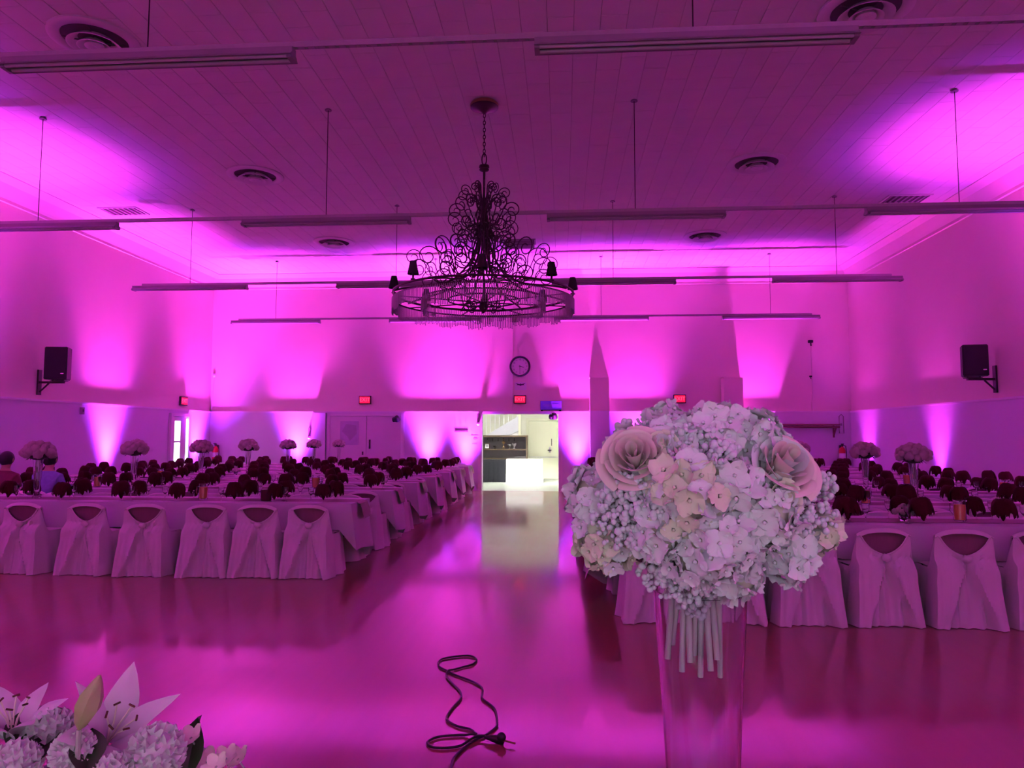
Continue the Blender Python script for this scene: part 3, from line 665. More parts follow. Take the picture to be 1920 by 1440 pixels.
# notice by the doorway, poster on the door
p = at_y(890, 826, YB); t = thing('paper_notice', 'white notice with a dark graphic beside the doorway', 'notice', (p.x, YB, p.z))
MB().box(-.10, .10, -.006, 0, -.15, .15).build('sheet', 'paper', t); MB().ball((0.02, -.007, .06), .06, 12, 6, sq=(1, .06, .8)).build('graphic', 'print_grey', t); MB().box(-.07, .07, -.008, -.006, -.10, -.07).build('text_line', 'print_grey', t)
p = at_y(655, 812, YB-.045); t = thing('poster', 'faded grey map poster on the closed double door', 'poster', (p.x, YB-.036, p.z))
MB().box(-.27, .27, -.006, 0, -.34, .34).build('sheet', 'poster_sheet', t)
b = MB(); b.add([(-.22, -.0075, .05), (-.1, -.0075, .26), (.2, -.0075, .22), (.22, -.0075, -.02), (.02, -.0075, -.22), (-.06, -.0075, -.1)], [(0,1,2,3,4,5)]); b.build('map_print', 'print_grey', t)
p = at_y(865, 809, YB); t = thing('door_hook', 'thin metal coat bar on the wall between uplights', 'hook', (p.x, YB, p.z)); MB().box(-.19, .19, -.02, 0, -.015, .015).build('plate', 'fixture_grey', t)
for k in (-1, 0, 1): MB().tube([(k*.13, -.02, 0), (k*.13, -.06, -.01), (k*.13, -.06, .03)], .006, 5).build('hook', 'fixture_grey', t)
# wooden shelf on brackets
p0, p1 = at_y(1448, 797, YB-.1), at_y(1572, 798, YB-.1); t = thing('wall_shelf', 'dark wooden rail shelf on brackets on the back wall', 'shelf', (p0.x, YB, p0.z)); Ls = p1.x-p0.x
MB().bbox(0, Ls, -.24, 0, -.01, .03, .006).build('board', 'wood_rail', t); MB().tube([(0, -.2, -.05), (Ls, -.2, -.05)], .028, 8).build('rail', 'wood_rail', t)
for x in (.12, Ls-.10):
    b = MB(); b.box(x-.02, x+.02, -.03, 0, -.34, -.01); b.tube([(x, -.02, -.30), (x, -.20, -.08)], .018, 6); b.build('bracket', 'wood_rail', t)
p = at_y(1577, 796, YB); t = thing('wall_hook_frame', 'narrow upright metal frame on the wall at the shelf end', 'frame', (p.x, YB, p.z))
b = MB(); b.tube([(-.06, -.03, -.24), (.06, -.03, -.24), (.06, -.03, .22), (0, -.03, .28), (-.06, -.03, .22)], .012, 5, closed=True); b.build('frame', 'fixture_grey', t); MB().box(-.02, .02, -.02, 0, -.03, .03).build('fixing', 'fixture_grey', t)
# small black sensors on the upper wall
for (x, y), l in (((1518, 641), 'small black sensor high on the back wall'), ((1519, 706), 'tiny black socket below the wall sensor')):
    p = at_y(x, y, WU); s = 1.0 if y < 700 else .55
    t = thing('wall_sensor', l, 'sensor', (p.x, WU, p.z)); MB().bbox(-.05*s, .07*s, -.09*s, 0, -.03*s, .04*s, .008*s).build('body', 'black_plastic', t); MB().tube([(.02*s, -.03*s, -.03*s), (.02*s, -.05*s, -.12*s)], .018*s, 6).build('stub', 'black_plastic', t)
# cable runs
p = at_y(1522, 700, WU); b = MB(); b.tube([(p.x, WU-.012, 4.1), (p.x, WU-.012, LEDGE+.0)], .010, 5); tag(b.build('cable_run', 'paint_upper'), 'thin painted cable below the black wall sensor', 'cable')
p = at_y(961, 700, WU); b = MB(); b.tube([(p.x, WU-.012, 5.85), (p.x, WU-.012, LEDGE+.0)], .012, 5); tag(b.build('cable_run', 'paint_upper'), 'thin painted cable running down behind the clock', 'cable')
p = at_y(399, 750, WU); b = MB(); b.tube([(p.x-.02, WU-.02, LEDGE), (p.x, WU-.02, 2.7), (p.x+.03, WU-.02, 3.3)], .012, 5); b.ball((p.x+.03, WU-.03, 3.33), .045, 8, 6, sq=(1, .5, 1.6)); tag(b.build('cable_run', 'paint_trim'), 'short dangling cable in the corner by the side door', 'cable')
p = at_x(152, 769, XL); t = thing('wall_box', 'small grey switch box on the glazed-door wall below the ledge', 'switch', (XL, p.y, p.z)); MB().bbox(0, .05, -.05, .05, -.09, .06, .006).build('box', 'fixture_grey', t); MB().box(.05, .056, -.02, .02, -.04, .02).build('rocker', 'vent_dark', t)
# fire extinguishers
for x, y, l in ((404, 848, 'red fire extinguisher on the back wall by the side door'), (1579, 850, 'red fire extinguisher on the back wall under the shelf end')):
    p = at_y(x, y, YB-.1); t = thing('fire_extinguisher', l, 'extinguisher', (p.x, YB-.11, p.z-.28))
    MB().lathe([(.07, 0), (.085, .02), (.085, .36), (.06, .43), (.025, .45), (.025, .47)], 16).build('cylinder', 'red_paint', t)
    b = MB(); b.box(-.02, .02, -.03, .03, .47, .52); b.box(-.015, .015, -.10, .03, .52, .545); b.build('valve', 'black_plastic', t)
    MB().tube([(.03, 0, .5), (.10, 0, .48), (.11, 0, .3), (.10, 0, .1)], .012, 6).build('hose', 'rubber', t)
    MB().lathe([(.0865, .14), (.0865, .28)], 16, cap=False).build('label_band', 'paper', t); MB().box(-.04, .04, .07, .11, .1, .5).build('wall_bracket', 'dark_metal', t)
# loudspeakers and their brackets
for side, (px_, py_), (s0_, s1_), nm in ((-1, (72, 722), (92, 136), 'glazed-door wall'), (1, (1868, 722), (1795, 1848), 'wall with the shelf corner')):
    X = XL-SET if side < 0 else XR+SET
    q = at_x(px_, py_, X); Yq = q.y
    pa, pb = at_y(s0_, 652, Yq), at_y(s1_, 652, Yq); cx = (pa.x+pb.x)/2; wd = .44; zt = at_y((s0_+s1_)/2, 648 if side > 0 else 652, Yq).z; zb = at_y((s0_+s1_)/2, 708 if side > 0 else 714, Yq).z
    t = thing('wall_bracket', 'dark steel speaker bracket with diagonal brace on the ' + nm, 'bracket', (X, Yq, zb))
    d = -side; L_ = abs(cx-X)
    b = MB(); xs = sorted((0, d*.03)); b.box(xs[0], xs[1], -.05, .05, -.28, .22); b.build('wall_plate', 'dark_metal', t)
    xs = sorted((d*.03, d*(L_+.1))); MB().box(xs[0], xs[1], -.03, .03, -.05, -.012).build('arm', 'dark_metal', t)
    MB().tube([(d*.03, 0, -.22), (d*L_*.5, 0, -.05)], .018, 6).build('brace', 'dark_metal', t)
    MB().box(d*L_-.12, d*L_+.12, -.10, .10, -.012, 0).build('platform', 'dark_metal', t)
    t = thing('loudspeaker', 'black loudspeaker box on a bracket on the ' + nm, 'speaker', (cx, Yq, zb+.001), side*-.15)
    b = MB(); h = zt-zb; vs = [(-wd/2, -.17, 0), (wd/2, -.17, 0), (wd/2*.62, .17, 0), (-wd/2*.62, .17, 0)]
    bm = bmesh.new(); vv = [bm.verts.new((x, y, z)) for z in (.015, h) for x, y, _ in vs]
    for fa in ((3,2,1,0),(4,5,6,7),(0,1,5,4),(1,2,6,5),(2,3,7,6),(3,0,4,7)): bm.faces.new([vv[i] for i in fa])
    bmesh.ops.bevel(bm, geom=list(bm.edges), offset=.015, segments=2, affect='EDGES'); bm.verts.index_update()
    b.add([v.co for v in bm.verts], [[v.index for v in f_.verts] for f_ in bm.faces]); bm.free(); b.build('cabinet', 'black_plastic', t)
    MB().bbox(-wd/2+.02, wd/2-.02, -.182, -.168, .035, h-.02, .006).build('grille', 'grille_black', t)
    for sx in (-1, 1): MB().lathe([(.02, 0), (.02, .015)], 8, c=(sx*.1, -.05, 0)).build('foot', 'rubber', t)
    MB().box(.11, .17, -.186, -.18, .12, .14).build('badge', 'silver', t)

# ------------------------------------------------------------------ banquet tables
TD, TH = .78, .765
LROW = [8.25, 10.2, 12.0, 13.75, 15.45, 17.05, 18.6]
RROW = [6.68, 8.4, 10.2, 12.0, 13.75, 15.45, 17.05, 18.6]
LX_A, LX_B = -2.45, -9.85          # aisle end, wall end
RX_A, RX_B = 0.30, 7.60
def on_screen(x, y, z, m=60):
    d = Vector((x, y, z-CAM_H)); dz = d.dot(_f)
    if dz < .2: return False
    u, v = 960+F_PX*d.dot(R_)/dz, 720-F_PX*d.dot(U_)/dz
    return -m < u < 1920+m and -m < v < 1440+m
def cloth(Lh, D, z, drop, drop_end, seed, shade_drop=None):
    rr = random.Random(seed); mb = MB(); nx, ny = 60, 6
    x0, x1 = -Lh/2-.012, Lh/2+.012; y0, y1 = -D/2-.012, D/2+.012
    per = [(x0+(x1-x0)*i/nx, y0, 0, -1, 0) for i in range(nx)]+[(x1, y0+(y1-y0)*i/ny, 1, 0, 1) for i in range(ny)]+[(x1-(x1-x0)*i/nx, y1, 0, 1, 0) for i in range(nx)]+[(x0, y1-(y1-y0)*i/ny, -1, 0, 1) for i in range(ny)]
    n = len(per); vs = []; ph = [rr.uniform(0, 6.28) for _ in range(6)]
    for j in range(7):
        t_ = j/6
        for i, (x, y, dx, dy, e) in enumerate(per):
            a = t_*(.03+.018*math.sin(i*.9+ph[0])+.014*math.sin(i*.41+ph[1]))
            zz = z-(drop_end if e else (shade_drop or drop) if dy > 0 else drop)*t_*(1+.05*math.sin(i*.55+ph[2]))
            ex = t_*.05 if e else 0
            vs.append((x+dx*(a+ex), y+dy*a, zz))
    fs = []
    for j in range(6):
        for i in range(n): fs.append((j*n+i, (j+1)*n+i, (j+1)*n+(i+1) % n, j*n+(i+1) % n))
    mb.add(vs, fs, True); mb.add(vs[:n], [tuple(range(n))], False)
    return mb
def table_row(idx, nrow, side, y):
    half = 'glazed-door half' if side < 0 else 'wall-shelf half'
    xa, xb = (LX_A, LX_B) if side < 0 else (RX_A, RX_B)
    Lh = abs(xb-xa); cx = (xa+xb)/2; cyy = y+TD/2; o_ = ORD[nrow-1-idx]; wh = '%s from clock wall, %s' % (o_, half)
    t = thing('banquet_table', 'long folding banquet table, %s' % wh, 'table', (cx, cyy, 0), 0, 'banquet tables')
    MB().box(-Lh/2, Lh/2, -TD/2, TD/2, TH-.035, TH-.004).build('table_top', 'platform_grey', t)
    for k in range(3):
        for s in (-1, 1):
            xx = -Lh/2+Lh*(k+.5)/3+s*Lh/6*.8
            b = MB()
            for e in (-1, 1): b.tube([(xx, e*.30, 0), (xx, e*.28, TH-.035)], .016, 6)
            b.tube([(xx, -.29, .32), (xx, .29, .32)], .012, 6); b.build('leg_frame', 'dark_metal', t)
    o = cloth(Lh, TD, TH, .30, .56, idx*7+(3 if side > 0 else 0), .68).build('tablecloth', 'table_cloth', None, (cx, cyy, 0))  # unseen far drop lengthened to block light and darken under the table
    tag(o, 'pale tablecloth on the long table, %s' % wh, 'tablecloth', 'long tablecloths')
    # burgundy runner with rounded drop at the aisle end
    b = MB(); wr = .17; n = 24; path = []
    aisle = -side*Lh/2                    # local x of the aisle end
    pts = [(aisle*-1, TH+.004)]+[(aisle*-1+(aisle*2)*k/n, TH+.004) for k in range(1, n+1)]
    dr = 1 if aisle > 0 else -1
    pts += [(aisle+dr*.05, TH-.015), (aisle+dr*.075, TH-.08), (aisle+dr*.09, TH-.14), (aisle+dr*.10, TH-.19)]
    m_ = len(pts); vs = []
    for k, (x, z) in enumerate(pts):
        w_ = wr*(1 if k < m_-1 else .62); vs += [(x, -w_, z), (x, w_, z)]
    fs = [(2*k, 2*k+1, 2*k+3, 2*k+2) for k in range(m_-1)]; b.add(vs, fs)
    b.add([(x_, y_, z_-.003) for x_, y_, z_ in vs], [f_[::-1] for f_ in fs])
    o = b.build('table_runner', 'runner_cloth', None, (cx, cyy, 0)); tag(o, 'burgundy runner along the long table, %s' % wh, 'runner', 'burgundy runners')
for i, y in enumerate(LROW): table_row(i, 7, -1, y)
for i, y in enumerate(RROW): table_row(i, 8, 1, y)

# ------------------------------------------------------------------ covered chairs
def chair_cover(seed):
    """back of the chair faces -Y, the seat goes to +Y; origin on the floor"""
    rr = random.Random(seed); mb = MB()
    wb, d0, d1, Hb, Hs = .225, -.02, .40, .775, .46
    kz = .545+rr.uniform(-.015, .015); kx = rr.uniform(-.02, .02)
    # perimeter: back (-x..x), right side, front, left side
    NB, NS, NF = 44, 12, 10; per = []
    for i in range(NB): per.append((-wb+2*wb*i/NB, d0, 'b'))
    for i in range(NS): per.append((wb, d0+(d1-d0)*i/NS, 's'))
    for i in range(NF): per.append((wb-2*wb*i/NF, d1, 'f'))
    for i in range(NS): per.append((-wb, d1-(d1-d0)*i/NS, 's'))
    n = len(per); ph = [rr.uniform(0, 6.28) for _ in range(8)]; NV = 16
    cx, cyy = 0, (d0+d1)/2
    vs = []
    def vtop(u):
        q = min(1, abs(u)/.92); return min(Hb-.004-.05*min(1, abs(u))**3, kz+.025+.22*(.82*(1-math.sqrt(1-q*q))+.18*q))
    spread = .17+rr.uniform(-.03, .05)
    for j in range(NV+1):
        for i, (x, y, k) in enumerate(per):
            if k == 'b':
                u = (x-kx)/wb; Ht = vtop(u)
            elif k == 's':
                tt = (y-d0)/(d1-d0); Ht = Hs+(Hb-.055-Hs)*max(0, 1-tt/.22)**1.5
            else: Ht = Hs
            v = (j/NV)**1.0; z = Ht*v
            low = 1-z/Hb
            dx, dy = (0, -1) if k == 'b' else ((1 if x > 0 else -1), 0) if k == 's' else (0, 1)
            wave = .014*math.sin(i*1.15+ph[0])+.011*math.sin(i*.63+ph[1])
            off = low**1.2*(.075+wave*(.45 if k == 'b' else 1.4))
            xx = x*(1+.24*low**1.3) if k in 'bf' else x
            if k == 'b':
                ux = x-kx; u0 = max(0, (kz-z))/kz*spread
                if z < kz:
                    e = (abs(ux)-u0)/.016; e = max(0, min(1, .5+e/2)); off += .050*e*min(1, (kz-z)/.06)
                    edge = math.exp(-((abs(ux)-u0-.015)/.016)**2); off += .020*edge
                    off += .016*math.sin(ux*80+ph[5])*(1-e)*min(1, (kz-z)/.25)
                ang = math.atan2(z-kz, abs(ux)+.02); dist = math.hypot(ux, z-kz)
                off += .018*math.sin(ang*8+ph[2]+(2 if ux > 0 else 0))*math.exp(-dist/.30)*min(1, dist/.05)
                off += .012*math.sin(ang*17+ph[3])*math.exp(-dist/.14)*min(1, dist/.05)
                off -= .022*math.exp(-(dist/.07)**2)
                xx += .0
            vs.append((xx+dx*off, y+dy*off, max(.004, z)))
    fs = []
    for j in range(NV):
        for i in range(n): fs.append((j*n+i, j*n+(i+1) % n, (j+1)*n+(i+1) % n, (j+1)*n+i))
    mb.add(vs, fs, True)
    # seat and front of the backrest
    mb.grid(lambda a, b_: (-wb+2*wb*a, .05+(d1-.05)*b_, Hs+.012*math.sin(PI*a)*math.sin(PI*b_)), 6, 5)
    mb.grid(lambda a, b_: ((-wb+2*wb*a)*(1-.05*b_), .055-.03*b_+.012*math.sin(PI*a), Hs+(Hb-.05*abs(2*a-1)**3-Hs)*b_), 14, 6)
    # top fold over the back and the rolled edge of the drape
    mb.grid(lambda a, b_: (-wb*.97+2*wb*.97*a, d0-.012+.045*b_, Hb-.05*abs(2*a-1)**3+.012*math.sin(PI*b_)-(.022 if b_ == 0 else 0)), 14, 4)
    pts = []
    for k in range(25):
        u = -1+2*k/24; pts.append((u*wb*.99, d0-.014-.006*(1-abs(u)), vtop(u-kx/wb)))
    mb.tube(pts, .008, 5)
    return mb, kx, kz
def make_chair(seed):
    mb, kx, kz = chair_cover(seed)
    t = thing('banquet_chair', 'x', 'chair')
    mb.build('cover', 'cover_cloth', t)
    MB().grid(lambda a, b_: (-.21+.42*a, .012+.01*math.sin(PI*a), .50+(.262-.05*abs(2*a-1)**3)*b_), 10, 4).build('backrest', 'chair_back', t)
    b = MB(); b.ball((kx, -.062, kz+.008), .036, 10, 8, sq=(1.15, .9, .95), fn=lambda d: 1+.12*math.sin(7*math.atan2(d.z, d.x)))
    b.build('knot', 'cover_cloth', t)
    b = MB()
    for s in (-1, 1):
        for yy in (.03, .36): b.tube([(s*.19, yy, 0), (s*.18, yy, .44)], .012, 5)
    b.build('leg_frame', 'dark_metal', t)
    return t
protos = [make_chair(s) for s in (11, 23, 37)]
used = [False]*3; rng = random.Random(12)
LSEAT = [-2.79, -3.39, -3.97, -4.64, -5.34, -6.12, -6.78, -7.44, -8.10, -8.76, -9.42]
RSEAT = [.78, 1.40, 2.02, 2.66, 3.28, 3.92, 4.56, 5.20, 5.84, 6.48, 7.12]
seat_spots = []
for side, rows, seats in ((-1, LROW, LSEAT), (1, RROW, RSEAT)):
    for ri, y in enumerate(rows):
        for si, x in enumerate(seats):
            for near in (True, False):
                seat_spots.append((side, ri, len(rows), si, x, y, near))
def where(side, ri, nr, si, near):
    return '%s from aisle, %s side, %s table from clock wall, %s half' % (ORD[si], 'open-floor' if near else 'clock-wall', ORD[nr-1-ri], 'glazed-door' if side < 0 else 'wall-shelf')
for side, ri, nr, si, x, y, near in seat_spots:
    yy = y-(.38 if ri == 0 else .27) if near else y+TD+.27
    guest = None
    if side < 0 and ri == 1 and near and si in (6, 7): guest = True; x = at_y((88, 6)[si-6], 870, 9.98).x; yy = 9.70
    if side < 0 and ri == 1 and near and si == 8: continue
    if not on_screen(x, yy, .6, 40): continue
    if not near and yy > YB-.35: yy = YB-.40
    k = rng.randrange(3)
    if not used[k]: c = protos[k]; used[k] = True
    else: c = copy_tree(protos[k])
    j = rng.uniform
    c.location = (x+j(-.025, .025), yy+j(-.03, .03), 0); c.rotation_euler = (0, 0, (0 if near else PI)+j(-.07, .07))
    if guest: c.location = (x, yy, 0); c.rotation_euler = (0, 0, 0)
    c['label'] = 'tied pale chair, ' + where(side, ri, nr, si, near); c['group'] = 'tied pale banquet chairs'

# ------------------------------------------------------------------ place settings
def napkin_mesh(seed):
    rr = random.Random(seed); mb = MB(); npet = 6
    for k in range(npet):
        a = 2*PI*k/npet+rr.uniform(-.2, .2); wd = rr.uniform(.040, .052); ln = rr.uniform(.85, 1.15); reach = rr.uniform(.070, .098)
        def fn(u, v, a=a, wd=wd, ln=ln, reach=reach):
            # v along the petal, u across
            th = v*PI*.92
            r = .006+reach*(1-math.cos(th))/2*1.05; z = .175+.055*math.sin(th)-.115*ln*max(0, v-.45)**1.15
            s = (u-.5)*2; w_ = (.012+wd*math.sin(min(1, v*1.15)*PI*.75))*(1-.35*max(0, v-.8)/.2*abs(s))
            z -= .018*s*s*(.4+v); r2 = r-.012*s*s*v
            r2 += .004*math.cos(s*9)
            return (r2*math.cos(a)-s*w_*math.sin(a), r2*math.sin(a)+s*w_*math.cos(a), z)
        mb.grid(fn, 6, 8)
    mb.lathe([(.004, .085), (.016, .10), (.024, .14), (.016, .19), (.03, .215)], 8, cap=False)   # the rolled foot in the glass
    return mb.mesh('napkin', 'burgundy')
nap = [napkin_mesh(s) for s in (1, 2, 3, 4)]
glass_me = MB().lathe([(.034, 0), (.034, .002), (.006, .006), (.004, .02), (.004, .068), (.012, .078), (.030, .10), (.036, .125), (.034, .165), (.0325, .165), (.034, .125), (.028, .102), (.009, .082), (.0005, .080)], 14, cap=False).mesh('goblet', 'glass')
ng = 0
for side, ri, nr, si, x, y, near in seat_spots:
    yy = y+.17 if near else y+TD-.17
    xx = x+rng.uniform(-.06, .06); yy += rng.uniform(-.03, .05) if near else rng.uniform(-.05, .03)
    if not on_screen(xx, yy, .85, 20): continue
    o = obj('napkin', nap[rng.randrange(4)], None, (xx, yy, TH+.002-.06), (rng.uniform(-.15, .15), rng.uniform(-.15, .15), rng.uniform(0, 6.28)))
    s = rng.uniform(1.0, 1.18); o.scale = (s*1.02, s*1.02, s*1.32)
    o.location.z = TH+.001-.085*s*1.32+.024
    tag(o, 'burgundy napkin fan, ' + where(side, ri, nr, si, near), 'napkin', 'burgundy napkin fans')
    if yy < 15.0:
        g = obj('wine_glass', glass_me, None, (xx, yy, TH+.001)); tag(g, 'glass holding napkin, ' + where(side, ri, nr, si, near), 'glass', 'glasses holding napkins')
    if yy < 11.6:
        gx, gy = xx+rng.choice((-1, 1))*rng.uniform(.13, .17), yy+rng.uniform(-.05, .05)
        g = obj('wine_glass', glass_me, None, (gx, gy, TH+.001)); g.scale = (.92, .92, 1.05); tag(g, 'empty goblet, ' + where(side, ri, nr, si, near), 'glass', 'empty goblets')
# pitchers of juice, dark cups, low posies on the tables
def table_pt(x, y, Y): p = at_y(x, y, Y); return (p.x, Y, TH+.006)
pit = MB().lathe([(.045, 0), (.052, .01), (.055, .12), (.050, .165), (.056, .19), (.054, .19), (.048, .165), (.052, .12), (.049, .012), (.001, .008)], 16, cap=False).mesh('jug', 'glass')
jui = MB().lathe([(.044, .014), (.0505, .11), (.0475, .15), (.001, .151)], 14, cap=True).mesh('juice', 'juice')
han = MB().tube([(.055, 0, .16), (.085, 0, .155), (.09, 0, .09), (.055, 0, .05)], .007, 6).mesh('handle', 'glass')
lip = MB().tube([(-.052, 0, .185), (-.066, 0, .192)], .008, 5).mesh('spout', 'glass')
for x, Y, l in ((382, 8.62, 'before the front table bowl'), (183, 10.55, 'on the second front table near the seated guests'), (592, 10.6, 'on the table behind, midway to the aisle'), (300, 12.4, 'on the third table back, glazed-door half'),
                (1622, 8.75, 'on the second shelf-half table'), (1797, 7.05, 'on the front shelf-half table'), (1882, 10.5, 'toward the wall on a shelf-half table'), (1700, 12.4, 'under the shelf-half uplight'), (760, 14.1, 'near the aisle on a middle table')):
    x_, y_, z_ = table_pt(x, 900, Y); t = thing('juice_pitcher', 'glass pitcher of orange juice ' + l, 'pitcher', (x_, y_, z_), rng.uniform(0, 6), 'juice pitchers')
    obj('jug', pit, t); obj('juice', jui, t); obj('handle', han, t); obj('spout', lip, t)
x_, y_, z_ = table_pt(499, 930, 8.5); t = thing('candle_glass', 'dark squat candle glass on the front table near the aisle', 'candle holder', (x_, y_, z_))
MB().lathe([(.055, 0), (.062, .01), (.066, .13), (.062, .13), (.058, .02), (.001, .015)], 16, cap=False).build('glass_cup', 'wine_dark', t); MB().lathe([(.054, .016), (.056, .075), (.003, .08)], 12).build('candle', 'petal_ivory', t)
x_, y_, z_ = table_pt(532, 930, 8.5); t = thing('wine_goblet', 'goblet of dark red wine beside the squat candle glass', 'glass', (x_, y_, z_))
obj('goblet', glass_me, t); MB().lathe([(.001, .083), (.026, .103), (.0325, .125), (.0315, .145), (.001, .146)], 12, cap=False).build('wine', 'wine_dark', t)

# lumpy flower heads for the table bouquets
def head_mesh(seed, m, name='flower_head'):
    rr = random.Random(seed); ph = [rr.uniform(0, 6.28) for _ in range(6)]
    def fn(d): return 1+.10*math.sin(9*d.x+ph[0])*math.sin(8*d.z+ph[1])+.08*math.sin(11*d.y+ph[2])+.05*math.sin(17*d.x+13*d.z+ph[3])
    return MB().ball((0, 0, 0), 1, 14, 10, fn=fn).mesh(name, m)
heads = [head_mesh(s, 'far_flower') for s in range(3)]
vase_prof = [(.050, 0), (.055, .006), (.050, .02), (.030, .035), (.032, .10), (.042, .26), (.060, .52), (.0585, .52), (.040, .26), (.029, .10), (.020, .05), (.001, .045)]
vase_me = MB().lathe(vase_prof, 20, cap=False).mesh('trumpet_vase', 'glass')
leaf_me = MB().grid(lambda u, v: ((u-.5)*.06*math.sin(PI*min(1, v+.05)), v*.12, -.03*v*v+.01*abs(u-.5)), 4, 6).mesh('leaf', 'leaf')
stem_me = MB().tube([(0, 0, 0), (.004, .002, -.12), (.0, .006, -.30)], .004, 5).mesh('stem', 'stem')
def bouquet(p, label, vlabel, seed, s=1.0):
    rr = random.Random(seed)
    v = obj('trumpet_vase', vase_me, None, p); tag(v, vlabel, 'vase', 'tall trumpet vases')
    t = thing('flower_bouquet', label, 'bouquet', (p[0], p[1], p[2]+.52), rr.uniform(0, 6), 'domed table bouquets')
    for k in range(26):
        g = k+.5; ph = math.acos(1-1.25*g/26); th = PI*(1+5**.5)*g
        R = .155*s; d = Vector((math.sin(ph)*math.cos(th), math.sin(ph)*math.sin(th), math.cos(ph)))
        o = obj('flower_head', heads[rr.randrange(3)], t, (d.x*R, d.y*R, .035+d.z*.115*s+rr.uniform(-.006, .006)), (rr.uniform(0, 6), rr.uniform(0, 6), 0)); q = rr.uniform(.040, .058)*s; o.scale = (q, q, q)
    MB().ball((0, 0, .03), .11*s, 12, 8, sq=(1.2, 1.2, .75)).build('foliage_core', 'leaf', t)
    for k in range(7):
        a = 2*PI*k/7+rr.uniform(-.3, .3); obj('leaf', leaf_me, t, (.07*math.cos(a), .07*math.sin(a), -.012), (-.25, 0, a-PI/2)).scale = (.8, .6, .8)
    for k in range(5):
        a = 2*PI*k/5; obj('stem', stem_me, t, (.022*math.cos(a), .022*math.sin(a), -.012), (0, 0, a))
for i, (px_, y) in enumerate(zip((72, 252, 377, 465, 540, 588, 635), LROW)):
    Y = y+TD/2; x = at_y(px_, 860, Y).x; w_ = '%s table from clock wall, glazed-door half' % ORD[6-i]
    bouquet((x, Y, TH+.005), 'domed pale bouquet, ' + w_, 'tall clear vase, ' + w_, 40+i, (1.0, 1.0, 1, 1, .95, .9, .85)[i])
for i, px_ in ((1, 1712), (2, 1622), (3, 1497), (4, 1463)):
    Y = RROW[i]+TD/2; x = at_y(px_, 860, Y).x; w_ = '%s table from clock wall, wall-shelf half' % ORD[7-i]
    bouquet((x, Y, TH+.005), 'domed pale bouquet, ' + w_, 'tall clear vase, ' + w_, 60+i, 1.0)
# low posies
for px_, Y, l in ((1692, 7.0, 'low loose posy of pale flowers on the front shelf-half table'), (442, 14.0, 'low posy of pale flowers on a middle glazed-door-half table')):
    x_, y_, z_ = table_pt(px_, 900, Y); t = thing('flower_posy', l, 'flowers', (x_, y_, z_))
    MB().lathe([(.035, 0), (.045, .03), (.04, .07), (.036, .07), (.04, .03), (.001, .008)], 12, cap=False).build('bowl', 'glass', t)
    for k in range(11):
        a = k*2.4; r = .02*math.sqrt(k)*1.2; o = obj('flower_head', heads[k % 3], t, (r*math.cos(a), r*math.sin(a), .135-.9*r*.8), (k, k*2, 0)); o.scale = (.028,)*3
    MB().ball((0, 0, .085), .05, 8, 6).build('foliage_core', 'leaf', t)

